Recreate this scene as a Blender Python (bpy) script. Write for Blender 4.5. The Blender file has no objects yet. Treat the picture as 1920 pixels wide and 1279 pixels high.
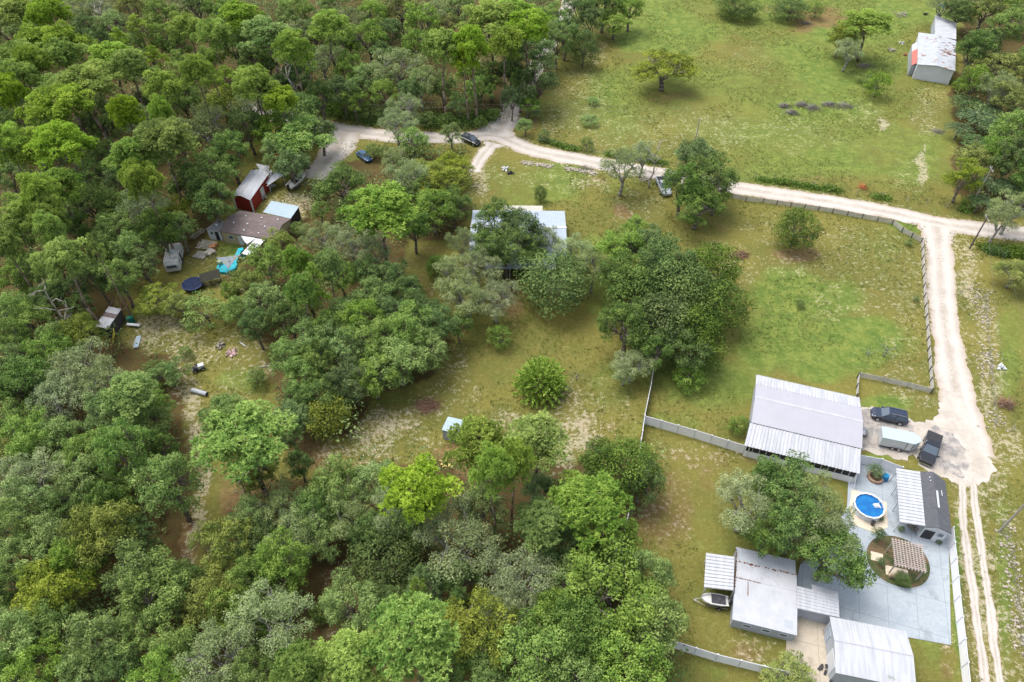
import bpy, math, random
import numpy as np
from mathutils import Vector, Matrix
random.seed(7); RNG = np.random.default_rng(11)
S = bpy.context.scene
COL = S.collection
R = math.radians
# ------------------------------------------------------------------ camera
H = 78.0; F = 1331.0; SQ = math.sqrt(.5)
cam = bpy.data.objects.new('camera', bpy.data.cameras.new('camera')); COL.objects.link(cam)
cam.location = (0, 0, H); cam.rotation_euler = (R(45), 0, 0)
cam.data.sensor_width = 36; cam.data.lens = 36*F/1920; cam.data.clip_end = 6000; cam.data.clip_start = .5
S.camera = cam
# ------------------------------------------------------------------ world, sun, exposure
SUN_EL, SUN_AZ = 66, 305          # light comes from the upper left of the view
w = bpy.data.worlds.new('World'); S.world = w; w.use_nodes = True
nt = w.node_tree; bg = nt.nodes['Background']
sky = nt.nodes.new('ShaderNodeTexSky'); sky.sky_type = 'NISHITA'; sky.sun_disc = False
sky.sun_elevation = R(SUN_EL); sky.sun_rotation = R(SUN_AZ); sky.air_density = 1.0; sky.dust_density = 4.0; sky.ozone_density = 1.0
ds = nt.nodes.new('ShaderNodeHueSaturation'); ds.inputs['Saturation'].default_value = .5   # thin white overcast
nt.links.new(sky.outputs[0], ds.inputs['Color']); nt.links.new(ds.outputs[0], bg.inputs[0]); bg.inputs[1].default_value = .15
sl = bpy.data.lights.new('sun', 'SUN'); sl.energy = 1.25; sl.angle = R(40); sl.color = (1, .95, .87)
so = bpy.data.objects.new('sun', sl); COL.objects.link(so)
_a = R(SUN_AZ); _e = R(SUN_EL)    # azimuth clockwise from +Y
sd = Vector((math.sin(_a)*math.cos(_e), math.cos(_a)*math.cos(_e), math.sin(_e)))
so.rotation_euler = sd.to_track_quat('Z', 'Y').to_euler(); so.location = (0, 0, 60)
S.view_settings.view_transform = 'Standard'; S.view_settings.look = 'None'
S.view_settings.exposure = 0.93; S.view_settings.gamma = 1
S.render.engine = 'CYCLES'
try:
    S.cycles.max_bounces = 5; S.cycles.diffuse_bounces = 3; S.cycles.glossy_bounces = 2; S.cycles.transmission_bounces = 3; S.cycles.transparent_max_bounces = 4
except Exception: pass
# ------------------------------------------------------------------ helpers
def G(px, py, z=0.0):                      # where the sight line through a photo pixel meets height z
    dx = (px-960)/F; dy = (639.5-py)/F
    t = (z-H)/(-SQ+dy*SQ)
    return Vector((dx*t, (SQ+dy*SQ)*t, z))
def depth(p): return p[1]*SQ + (H-p[2])*SQ
def PX(x, y, z=0.0):                       # the inverse, for arrays
    d = y*SQ+(H-z)*SQ; u = y*SQ-(H-z)*SQ
    return 960+F*x/d, 639.5-F*u/d
def tag(o, label=None, cat=None, group=None, kind=None):
    for k, v in (('label', label), ('category', cat), ('group', group), ('kind', kind)):
        if v: o[k] = v
    return o
def empty(name, loc, ang=0, label=None, cat=None, group=None):
    o = bpy.data.objects.new(name, None); COL.objects.link(o)
    o.empty_display_size = .3
    o.location = (loc[0], loc[1], loc[2] if len(loc) > 2 else 0); o.rotation_euler = (0, 0, R(ang))
    return tag(o, label, cat, group)
def copy_tree(o, parent=None):
    c = o.copy(); COL.objects.link(c)
    if parent is not None: c.parent = parent
    for ch in list(o.children): copy_tree(ch, c)
    return c
class MB:
    def __init__(s): s.v = []; s.f = []
    def add(s, vs, fs):
        n = len(s.v); s.v += [tuple(v) for v in vs]; s.f += [tuple(i+n for i in f) for f in fs]; return s
    def box(s, x0, x1, y0, y1, z0, z1):
        if x0 > x1: x0, x1 = x1, x0
        if y0 > y1: y0, y1 = y1, y0
        if z0 > z1: z0, z1 = z1, z0
        return s.add([(x0,y0,z0),(x1,y0,z0),(x1,y1,z0),(x0,y1,z0),(x0,y0,z1),(x1,y0,z1),(x1,y1,z1),(x0,y1,z1)],
              [(0,3,2,1),(4,5,6,7),(0,1,5,4),(1,2,6,5),(2,3,7,6),(3,0,4,7)])
    def rbox(s, cx, cy, cz, l, wd, h, ang=0, tilt=0):
        n = len(s.v); s.box(-l/2, l/2, -wd/2, wd/2, -h/2, h/2)
        m = Matrix.Translation((cx,cy,cz)) @ Matrix.Rotation(R(ang),4,'Z') @ Matrix.Rotation(R(tilt),4,'Y')
        for i in range(n, len(s.v)): s.v[i] = tuple(m @ Vector(s.v[i]))
        return s
    def bar(s, a, b, r, r2=None, n=4):
        a = Vector(a); b = Vector(b); d = (b-a)
        if d.length < 1e-6: return s
        d.normalize(); q = d.orthogonal().normalized()
        if abs(d.z) < .95: q = d.cross(Vector((0,0,1))).normalized()
        p = d.cross(q); r2 = r if r2 is None else r2; vs = []
        for c, rr in ((a, r), (b, r2)):
            for i in range(n):
                t = 2*math.pi*(i+.5)/n; vs.append(c+(q*math.cos(t)+p*math.sin(t))*rr)
        fs = [(i, (i+1) % n, n+(i+1) % n, n+i) for i in range(n)] + [tuple(range(n-1,-1,-1)), tuple(range(n, 2*n))]
        return s.add(vs, fs)
    def tube(s, pts, rad, n=6):
        for i in range(len(pts)-1): s.bar(pts[i], pts[i+1], rad[i] if hasattr(rad,'__len__') else rad, rad[i+1] if hasattr(rad,'__len__') else rad, n)
        return s
    def cyl(s, cx, cy, z0, z1, r, n=16, r2=None): return s.bar((cx,cy,z0),(cx,cy,z1), r, r2, n)
    def prism(s, pts, z0, z1):
        n = len(pts)
        return s.add([(p[0],p[1],z0) for p in pts]+[(p[0],p[1],z1) for p in pts],
             [tuple(range(n-1,-1,-1)), tuple(range(n,2*n))]+[(i,(i+1)%n,n+(i+1)%n,n+i) for i in range(n)])
    def quad(s, a, b, c, d): return s.add([a,b,c,d], [(0,1,2,3)])
    def slab(s, a, b, c, d, t=.06):         # a thin sheet through four corners with real thickness
        a,b,c,d = map(Vector, (a,b,c,d)); nn = (b-a).cross(d-a).normalized()
        if nn.z < 0: nn = -nn
        vs = [a,b,c,d]+[p-nn*t for p in (a,b,c,d)]
        return s.add(vs, [(0,1,2,3),(7,6,5,4),(0,4,5,1),(1,5,6,2),(2,6,7,3),(3,7,4,0)])
    def ribs(s, a, b, c, d, pitch=.35, h=.035, t=.05, wfrac=.3):   # corrugated sheet, ribs run a->d, repeated along a->b
        a,b,c,d = map(Vector, (a,b,c,d)); nn = (b-a).cross(d-a).normalized()
        if nn.z < 0: nn = -nn
        n = max(2, int(round((b-a).length/pitch))); top = []; 
        for i in range(n):
            f0 = i/n; e = wfrac/n
            top += [(f0, 0), (f0+(1/n-e)*.98, 0), (f0+(1/n-e)+e*.25, 1), (f0+(1/n)-e*.25, 1)]
        top.append((1, 0)); m = len(top); vs = []
        for (f, k) in top:
            p = a.lerp(b, f); q = d.lerp(c, f); vs += [p+nn*h*k, q+nn*h*k]
        fs = [(2*i, 2*i+2, 2*i+3, 2*i+1) for i in range(m-1)]
        k0 = len(vs); vs += [a-nn*t, b-nn*t, c-nn*t, d-nn*t]
        fs += [(k0+3,k0+2,k0+1,k0), (0,1,k0+3,k0), (2*m-2,k0+1,k0+2,2*m-1)]
        fs.append(tuple([2*i for i in range(m-1,-1,-1)]+[k0,k0+1])); fs.append(tuple([2*i+1 for i in range(m)]+[k0+2,k0+3]))
        return s.add(vs, fs)
    def blob(s, c, r, seg=10, ring=6, jit=.0):
        vs = []; rr = random.Random(len(s.v)+3)
        for j in range(ring+1):
            ph = math.pi*j/ring
            for i in range(seg):
                th = 2*math.pi*i/seg; k = 1+rr.uniform(-jit, jit)
                vs.append((c[0]+r[0]*k*math.sin(ph)*math.cos(th), c[1]+r[1]*k*math.sin(ph)*math.sin(th), c[2]+r[2]*k*math.cos(ph)))
        fs = [(j*seg+i, (j+1)*seg+i, (j+1)*seg+(i+1)%seg, j*seg+(i+1)%seg) for j in range(ring) for i in range(seg)]
        return s.add(vs, fs)
    def build(s, name, mat, parent=None, smooth=False, loc=None):
        me = bpy.data.meshes.new(name); me.from_pydata(s.v, [], s.f); me.update()
        me.materials.append(mat)
        if smooth: me.polygons.foreach_set('use_smooth', [True]*len(me.polygons))
        o = bpy.data.objects.new(name, me); COL.objects.link(o)
        if parent is not None: o.parent = parent
        if loc: o.location = loc
        return o
# ------------------------------------------------------------------ materials
def nmat(name):
    m = bpy.data.materials.new(name); m.use_nodes = True; t = m.node_tree
    return m, t, t.nodes['Principled BSDF']
def N(t, typ, **kw):
    n = t.nodes.new(typ)
    for k, v in kw.items():
        if isinstance(k, str) and hasattr(n, k): setattr(n, k, v)
    return n
def noise(t, co, scale, detail=3, rough=.55):
    n = t.nodes.new('ShaderNodeTexNoise'); n.inputs['Scale'].default_value = scale; n.inputs['Detail'].default_value = detail
    n.inputs['Roughness'].default_value = rough; t.links.new(co, n.inputs['Vector']); return n.outputs[0]
def mixc(t, f, a, b, mode='MIX'):
    n = t.nodes.new('ShaderNodeMix'); n.data_type = 'RGBA'; n.blend_type = mode
    for sk, v in ((n.inputs[0], f), (n.inputs[6], a), (n.inputs[7], b)):
        if isinstance(v, bpy.types.NodeSocket): t.links.new(v, sk)
        elif isinstance(v, (int, float)): sk.default_value = v
        else: sk.default_value = (*v, 1) if len(v) == 3 else v
    return n.outputs[2]
def math_(t, op, a, b=None, c=None, clamp=False):
    n = t.nodes.new('ShaderNodeMath'); n.operation = op; n.use_clamp = clamp
    for i, v in enumerate((a, b, c)):
        if v is None: continue
        if isinstance(v, bpy.types.NodeSocket): t.links.new(v, n.inputs[i])
        else: n.inputs[i].default_value = v
    return n.outputs[0]
def step(t, v, lo, hi, a=0., b=1.):
    n = t.nodes.new('ShaderNodeMapRange'); n.interpolation_type = 'SMOOTHSTEP'
    t.links.new(v, n.inputs[0])
    for i, x in enumerate((lo, hi, a, b)): n.inputs[i+1].default_value = x
    return n.outputs[0]
def bump(t, b, hgt, strength=.4, dist=.05):
    n = t.nodes.new('ShaderNodeBump'); n.inputs['Strength'].default_value = strength; n.inputs['Distance'].default_value = dist
    t.links.new(hgt, n.inputs['Height']); t.links.new(n.outputs[0], b.inputs['Normal'])
_mc = {}
def M(name, col, rough=.7, var=.12, scale=1.5, metal=0, dirt=None, dlo=.55, dhi=.75, dscale=.8, spec=.3, bmp=0):
    if name in _mc: return _mc[name]
    m, t, b = nmat(name); co = t.nodes.new('ShaderNodeTexCoord').outputs['Object']
    n1 = noise(t, co, scale, 5, .6)
    c = mixc(t, step(t, n1, .3, .7), tuple(x*(1-var) for x in col), tuple(min(1, x*(1+var)) for x in col))
    if dirt:
        n2 = noise(t, co, dscale, 6, .65); c = mixc(t, step(t, n2, dlo, dhi, 0, .85), c, dirt)
    t.links.new(c, b.inputs['Base Color']); b.inputs['Roughness'].default_value = rough; b.inputs['Metallic'].default_value = metal
    b.inputs['Specular IOR Level'].default_value = spec
    if bmp: bump(t, b, n1, bmp, .05)
    _mc[name] = m; return m
def foliage(name, c0, c1, c2, trans=.22, warm=(.5, .42, .12), warmlo=.8):
    """leaf colour runs c0..c1..c2 over the leaf's own tint, shifted a little from tree to tree"""
    m, t, b = nmat(name)
    at = t.nodes.new('ShaderNodeAttribute'); at.attribute_name = 'tint'
    oi = t.nodes.new('ShaderNodeObjectInfo')
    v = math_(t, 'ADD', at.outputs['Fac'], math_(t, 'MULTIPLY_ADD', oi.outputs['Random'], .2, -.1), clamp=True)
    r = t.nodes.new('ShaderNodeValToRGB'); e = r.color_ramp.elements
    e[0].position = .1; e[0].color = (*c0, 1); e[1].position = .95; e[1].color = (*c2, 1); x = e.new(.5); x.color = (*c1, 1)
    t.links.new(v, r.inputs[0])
    hs = t.nodes.new('ShaderNodeHueSaturation')
    t.links.new(math_(t, 'MULTIPLY_ADD', oi.outputs['Random'], .022, .495), hs.inputs['Hue'])
    t.links.new(math_(t, 'MULTIPLY_ADD', math_(t, 'FRACT', math_(t, 'MULTIPLY', oi.outputs['Random'], 17.3)), .22, 1.0), hs.inputs['Value'])
    t.links.new(math_(t, 'MULTIPLY_ADD', math_(t, 'FRACT', math_(t, 'MULTIPLY', oi.outputs['Random'], 7.7)), .24, .84), hs.inputs['Saturation'])
    t.links.new(r.outputs[0], hs.inputs['Color'])
    t.links.new(hs.outputs[0], b.inputs['Base Color']); b.inputs['Roughness'].default_value = .55; b.inputs['Specular IOR Level'].default_value = .1
    tr = t.nodes.new('ShaderNodeBsdfTranslucent'); t.links.new(hs.outputs[0], tr.inputs[0])
    mx = t.nodes.new('ShaderNodeMixShader'); mx.inputs[0].default_value = trans
    t.links.new(b.outputs[0], mx.inputs[1]); t.links.new(tr.outputs[0], mx.inputs[2])
    t.links.new(mx.outputs[0], t.nodes['Material Output'].inputs[0])
    return m
WHITE = M('white_paint', (.58,.60,.63), .5, .05, .7, dirt=(.42,.41,.40), dlo=.6, dhi=.85)
VINYL = M('white_vinyl', (.80,.81,.84), .45, .05, .9, dirt=(.42,.43,.42), dlo=.6, dhi=.9)
DARK = M('dark_gap', (.03,.03,.035), .6)
GLASS = M('window_glass', (.07,.10,.13), .05, .05, spec=1.)
RUB = M('tyre_rubber', (.02,.02,.02), .8)
CHR = M('bare_metal', (.45,.46,.48), .3, metal=.8)
BARK = M('bark', (.17,.145,.12), .9, .3, 3, bmp=.3)
PBARK = M('pine_bark', (.22,.17,.13), .9, .3, 3, bmp=.3)
DEADW = M('dead_wood', (.36,.33,.30), .9, .2, 3)
MOSSB = M('lichen_bark', (.27,.26,.23), .9, .25, 3)
# ------------------------------------------------------------------ ground sheet, painted with what grows or lies there
def seg_dist(X, Y, pts):
    best = np.full(X.shape, 1e9)
    for (ax, ay), (bx, by) in zip(pts[:-1], pts[1:]):
        dx, dy = bx-ax, by-ay; L2 = dx*dx+dy*dy
        t = np.clip(((X-ax)*dx+(Y-ay)*dy)/L2, 0, 1)
        best = np.minimum(best, np.hypot(X-ax-t*dx, Y-ay-t*dy))
    return best
def inpoly(X, Y, poly):
    ins = np.zeros(X.shape, bool); n = len(poly)
    for i in range(n):
        x0, y0 = poly[i]; x1, y1 = poly[(i+1) % n]
        if y0 == y1: continue
        c = ((y0 > Y) != (y1 > Y)) & (X < (x1-x0)*(Y-y0)/(y1-y0)+x0); ins ^= c
    return ins
def W2(pts): return [tuple(G(*p)[:2]) for p in pts]
ROAD_MAIN = [(430,190),(500,212),(560,226),(640,243),(720,254),(800,258),(870,258),(930,255),(990,279),(1060,295),(1150,311),(1250,328),(1380,352),(1560,379),(1700,405),(1800,425),(1990,446)]
ROAD_NORTH = [(925,252),(950,225),(962,195),(985,160),(1020,100),(1050,45),(1068,5),(1085,-60)]
DRIVE_YARD = [(640,250),(632,278),(615,300),(585,335)]
DRIVE_HOUSE = [(925,268),(900,296),(888,322)]
LANE = [(1757,425),(1762,480),(1766,560),(1776,640),(1790,720),(1808,790),(1822,850)]
RUT_L = [(1806,850),(1804,900),(1805,960),(1817,1060),(1828,1130),(1838,1200),(1850,1300)]
RUT_R = [(1826,850),(1824,900),(1829,960),(1844,1060),(1857,1150),(1866,1220),(1880,1310)]
FOREST = [
 [(-700,-250),(1110,-250),(1062,0),(1045,60),(1040,110),(1000,200),(950,190),(900,225),(800,232),(700,222),(600,205),(490,200),(480,260),(450,310),(430,380),(380,445),(300,515),(225,555),(170,620),(240,650),(318,660),(340,750),(355,850),(365,960),(350,1080),(330,1180),(340,1500),(-900,1500)],
 [(590,335),(700,290),(870,290),(880,400),(830,450),(760,455),(745,560),(865,620),(810,715),(700,735),(665,830),(540,835),(520,740),(500,650),(440,620),(430,520),(480,490),(560,430)],
 [(340,1500),(330,1180),(400,1000),(430,930),(520,900),(600,890),(700,880),(840,850),(950,850),(1060,870),(1230,850),(1220,960),(1160,1000),(1240,1140),(1260,1240),(1250,1500)],
 [(1800,-200),(1805,100),(1780,170),(1800,260),(1780,340),(1820,400),(2400,420),(2400,-200)]]
def lerp_noise(X, Y, sc, seed):
    g = np.random.default_rng(seed).random((64, 64)); x = (X/sc) % 64; y = (Y/sc) % 64
    i = np.floor(x).astype(int); j = np.floor(y).astype(int); fx = x-i; fy = y-j; fx = fx*fx*(3-2*fx); fy = fy*fy*(3-2*fy)
    i1 = (i+1) % 64; j1 = (j+1) % 64; i %= 64; j %= 64
    return (g[i,j]*(1-fx)+g[i1,j]*fx)*(1-fy)+(g[i,j1]*(1-fx)+g[i1,j1]*fx)*fy
def axis(lo, hi, st, far_lo, far_hi):
    a = list(np.arange(lo, hi, st)); s_ = st; x = a[-1]
    while x < far_hi: s_ *= 1.35; x += s_; a.append(x)
    s_ = st; x = a[0]; pre = []
    while x > far_lo: s_ *= 1.35; x -= s_; pre.append(x)
    return np.array(pre[::-1]+a)
def make_ground():
    xs = axis(-170, 180, .75, -2500, 2500); ys = axis(20, 235, .75, -1500, 4000)
    X, Y = np.meshgrid(xs, ys); nx, ny = len(xs), len(ys)
    d = Y*SQ+H*SQ; ok = d > 12
    dd = np.where(ok, d, 12); px = 960+F*X/dd; py = 639.5-F*(Y*SQ-H*SQ)/dd
    nz = lerp_noise(X, Y, 6, 1)*.6+lerp_noise(X, Y, 2.3, 2)*.4
    forest = np.zeros(X.shape)
    wx = px+(nz-.5)*30; wy = py+(lerp_noise(X, Y, 5, 3)-.5)*26
    for p in FOREST: forest = np.maximum(forest, inpoly(wx, wy, p).astype(float))
    forest[~ok] = 1; forest = np.where((px < -250) & ok, 1, forest)
    def blobs(lst, base=None):
        o = np.zeros(X.shape) if base is None else base
        for (bx, by, rx, ry, a) in lst:
            q = ((wx-bx)/rx)**2+((wy-by)/ry)**2; o = np.maximum(o, a*np.clip(1.35-q, 0, 1)) if a > 0 else np.where(q < 1.3, np.maximum(o+a*np.clip(1.3-q, 0, 1), 0), o)
        return o
    sand = blobs([(1090,200,70,90,.42),(1120,95,30,30,.5),(1230,250,190,45,.4),(1030,240,25,35,.5),(1350,250,90,40,.4),(1480,250,120,45,.34),(1400,110,60,40,.3),(1655,232,13,14,1.),(1620,215,50,30,.4),
      (1729,312,12,36,1.),(1735,220,28,50,.5),(1760,190,30,40,.4),(1700,330,40,30,.35),
      (1000,330,110,28,.38),(1100,345,50,20,.62),(900,350,22,45,.72),(1200,380,60,40,.42),(1180,425,40,20,.45),(1090,300,60,12,.5),
      (1600,470,130,60,.36),(1700,560,40,130,.4),(1640,540,60,60,.34),(1700,680,50,80,.42),(1480,500,60,35,.5),(1360,500,70,60,.4),(1560,560,50,60,.35),(1440,430,50,40,.35),(1720,740,50,22,.45),
      (1815,500,30,70,.66),(1822,545,13,36,.88),(1850,640,34,110,.55),(1868,740,22,60,.6),(1845,720,12,90,.8),(1880,840,50,60,.72),(1870,900,30,60,.6),(1900,1000,40,80,.42),(1890,1130,40,70,.6),(1910,1230,30,60,.55),(1750,900,30,20,.6),(1790,960,10,120,.35),(1810,1000,50,300,.3),(1620,690,25,10,.3),
      (300,610,60,35,.82),(270,640,40,22,.75),(350,660,70,40,.6),(335,700,28,60,.85),(355,745,20,40,1.),(372,820,20,50,1.),(376,900,22,60,1.),(368,980,22,50,1.),(355,1050,14,40,.9),(352,1060,10,26,.7),(430,660,70,40,.45),(430,740,60,30,.4),(500,690,26,20,.6),(495,520,20,20,.3),
      (420,530,45,30,.55),(390,480,50,30,.45),(560,385,40,22,.85),(530,380,40,25,.6),(600,390,25,25,.3),(480,650,40,30,.45),(450,700,30,24,.4),
      (730,800,70,34,.8),(700,830,50,24,.7),(760,780,40,18,.7),(690,850,60,30,.62),(620,860,30,34,.6),(800,760,40,24,.55),(850,740,60,40,.42),(860,690,30,34,.45),(800,830,40,20,.5),
      (1060,760,40,60,.66),(1080,810,60,50,.78),(1050,860,36,30,.8),(1110,740,40,40,.4),(950,790,50,26,.55),(1150,780,60,50,.36),(830,560,25,80,.35),(960,780,20,10,.7),
      (640,1060,30,22,.8),(625,1090,24,26,.6),(620,1180,18,24,.6),(600,1200,30,30,.4),(1300,850,80,30,.42),(1250,960,70,90,.36),(1400,1200,60,30,.4),(1440,1230,60,20,.5),(1340,850,60,16,.5),(1780,1215,14,60,.55),(1700,1110,24,9,.6),(1660,1085,20,9,.3),
      (950,165,12,40,.6),(150,75,40,10,.5),(45,355,18,14,.75),(10,360,16,12,.7)])
    lush = blobs([(1500,20,600,60,.6),(1450,300,420,70,.5),(1400,200,400,110,.55),(1260,60,120,60,.75),(1420,30,110,50,.7),(1560,110,180,90,.72),(1660,280,140,70,.75),(1500,310,150,40,.6),(1180,160,100,50,.55),(1680,30,60,50,.8),(1420,170,160,50,.6),
      (1480,560,90,60,.85),(1590,640,110,60,.85),(1450,640,90,70,.9),(1340,720,120,60,.9),(1530,690,60,25,1.),(1700,420,40,18,.95),(1570,550,60,40,.7),(1650,460,80,40,.35),(1660,750,60,20,.75),
      (1250,690,60,60,.85),(1260,790,60,20,.7),(1100,330,200,30,.45),(1000,350,120,50,.5),(1110,470,50,30,.5),(1120,560,30,60,.55),(1690,640,40,40,.4),
      (1800,1100,14,200,.85),(1885,1050,18,230,.6),(1900,620,40,60,.4),(1890,700,30,60,.5),(1840,1000,8,300,.5),(1640,860,70,14,.7),(1900,850,30,40,.3),
      (1150,720,60,60,.5),(1230,930,40,50,.4),(1330,1000,80,60,.4),(1300,1120,60,60,.35),(1550,1250,0.1,0.1,.1),(1740,1230,40,40,.5),(1310,1250,90,30,.5),(1180,820,40,30,.4),
      (430,460,30,18,.9),(600,400,26,40,.7),(680,310,60,16,.7),(760,300,60,14,.6),(700,750,70,20,.5),(450,715,60,24,.6),(620,220,50,10,.6)])
    brown = blobs([(1495,480,46,16,1.),(1490,470,26,14,1.),(800,480,60,30,.5),(790,560,30,60,.55),(960,560,30,50,.8),(1170,405,20,16,.8),(1330,420,80,20,.4),(1260,180,60,18,.55),(1210,215,60,20,.35),(1540,40,70,24,.9),(1450,20,30,10,.5),
      (820,240,130,6,.9),(640,222,60,6,.8),(930,180,40,30,.5),(1000,230,8,30,.8),(1130,318,40,12,.4),(1120,335,40,12,.5),(1560,395,300,6,.2),
      (460,900,60,50,.6),(440,950,40,50,.7),(580,850,50,34,.85),(600,800,40,30,.5),(860,850,60,30,.8),(900,880,60,40,.7),(640,1090,50,50,.6),(640,1220,60,40,.8),(1250,950,70,110,.6),(1200,980,50,80,.6),(1290,860,130,26,.55),(1330,890,80,40,.5),(1130,700,60,80,.4),(1130,800,60,40,.4),(1430,860,120,12,.6),(1400,1220,50,30,.5),
      (1000,740,60,12,.8),(1060,750,40,30,.5),(840,660,20,40,.4),(1150,860,60,60,.4),(1300,640,90,60,.4),(1640,1085,40,24,.7),(1660,650,30,20,.4),(1780,1240,20,60,.5),(820,770,50,20,.4),(240,640,60,30,.5),(310,600,30,30,.5),(360,1010,30,40,.7),(470,770,60,30,.35),(540,740,20,60,.6),
      (1690,370,260,14,.25),(1780,370,60,14,.3),(1540,340,260,8,.45),(1000,280,30,6,.5),(1400,1150,30,20,.5)])
    # verges of the dirt roads are sandy
    def verge(pts, hw, amt, fade=2.2):
        nonlocal sand
        q = seg_dist(X, Y, W2(pts)); sand = np.maximum(sand, amt*np.clip(1-(q-hw)/fade, 0, 1)*(q > -1)*(.6+.8*nz))
    for p, hw, a in ((ROAD_MAIN,2.3,.55),(ROAD_NORTH,2,.6),(LANE,2.1,.72),(DRIVE_HOUSE,1.2,.7),(DRIVE_YARD,2.5,.6),(RUT_L,.5,.62),(RUT_R,.5,.62)): verge(p, hw, a)
    sand *= (1-forest*.25); lush *= (1-forest); 
    sand = np.clip(sand*(.72+.56*nz), 0, 1); lush = np.clip(lush*(.55+.8*lerp_noise(X, Y, 11, 5)), 0, 1); brown = np.clip(brown*(.6+.7*nz), 0, 1)
    Z = (lerp_noise(X, Y, 14, 8)-.5)*.0
    me = bpy.data.meshes.new('ground')
    idx = np.arange(nx*ny).reshape(ny, nx)
    q = np.stack([idx[:-1,:-1], idx[:-1,1:], idx[1:,1:], idx[1:,:-1]], -1).reshape(-1, 4)
    co = np.stack([X, Y, Z], -1).reshape(-1, 3).astype(np.float32)
    me.vertices.add(len(co)); me.vertices.foreach_set('co', co.ravel())
    me.loops.add(q.size); me.loops.foreach_set('vertex_index', q.ravel().astype(np.int32))
    me.polygons.add(len(q)); me.polygons.foreach_set('loop_start', np.arange(0, q.size, 4, dtype=np.int32)); me.polygons.foreach_set('loop_total', np.full(len(q), 4, np.int32))
    me.update()
    a = me.color_attributes.new('cover', 'FLOAT_COLOR', 'POINT')
    a.data.foreach_set('color', np.stack([sand, lush, brown, forest], -1).reshape(-1, 4).astype(np.float32).ravel())
    m, t, b = nmat('ground_cover')
    at = t.nodes.new('ShaderNodeAttribute'); at.attribute_name = 'cover'
    sp = t.nodes.new('ShaderNodeSeparateColor'); t.links.new(at.outputs['Color'], sp.inputs[0])
    sA, lA, bA, fA = sp.outputs[0], sp.outputs[1], sp.outputs[2], at.outputs['Alpha']
    co_ = t.nodes.new('ShaderNodeTexCoord').outputs['Object']
    big = noise(t, co_, .07, 4, .6); mid = noise(t, co_, .45, 6, .65); fine = noise(t, co_, 1.6, 7, .78); vfine = noise(t, co_, 7, 4, .7)
    dry = mixc(t, step(t, mid, .35, .65), (.158,.146,.040), (.125,.140,.032))
    dry = mixc(t, step(t, big, .42, .62), dry, (.185,.172,.044))
    gre = mixc(t, step(t, mid, .35, .68), (.095,.155,.030), (.190,.232,.052))
    lf = step(t, math_(t, 'ADD', lA, math_(t, 'MULTIPLY_ADD', mid, .8, -.4)), .15, .75)
    c = mixc(t, lf, dry, gre)
    c = mixc(t, step(t, fine, .5, .7, 0, .6), c, mixc(t, .5, c, (.46,.42,.20)))
    c = mixc(t, step(t, fine, .5, .3, 0, .4), c, (.07,.085,.02))
    fl = mixc(t, step(t, mid, .3, .7), (.085,.045,.024), (.12,.085,.035)); fl = mixc(t, step(t, fine, .45, .65), fl, (.055,.075,.022))
    c = mixc(t, math_(t, 'MULTIPLY', fA, .93), c, fl)
    bf = step(t, math_(t, 'ADD', bA, math_(t, 'MULTIPLY_ADD', mid, 1.1, -.55)), .3, .8)
    bc = mixc(t, step(t, fine, .3, .7), (.155,.085,.042), (.25,.18,.085))
    c = mixc(t, math_(t, 'MULTIPLY', bf, .75), c, bc)
    fc = step(t, fine, .36, .66); mc = step(t, mid, .3, .7)
    sn = math_(t, 'MULTIPLY_ADD', fc, 1.0, math_(t, 'MULTIPLY_ADD', mc, .5, -.8))
    sv = math_(t, 'ADD', sA, sn)
    sf = math_(t, 'MULTIPLY', step(t, sv, .4, .95), step(t, sA, .02, .2))
    scol = mixc(t, step(t, vfine, .3, .7), (.34,.28,.18), (.58,.52,.40))
    c = mixc(t, math_(t, 'MULTIPLY', sf, .68), c, scol)
    c = mixc(t, 1., c, mixc(t, step(t, vfine, .3, .7), (.72,.72,.72), (1.2,1.2,1.2)), 'MULTIPLY')
    t.links.new(c, b.inputs['Base Color']); b.inputs['Roughness'].default_value = .95; b.inputs['Specular IOR Level'].default_value = .1
    hh = math_(t, 'ADD', fine, math_(t, 'MULTIPLY', vfine, .6)); bump(t, b, hh, .9, .14)
    me.materials.append(m)
    o = bpy.data.objects.new('ground', me); COL.objects.link(o); tag(o, kind='structure')
make_ground()
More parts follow.
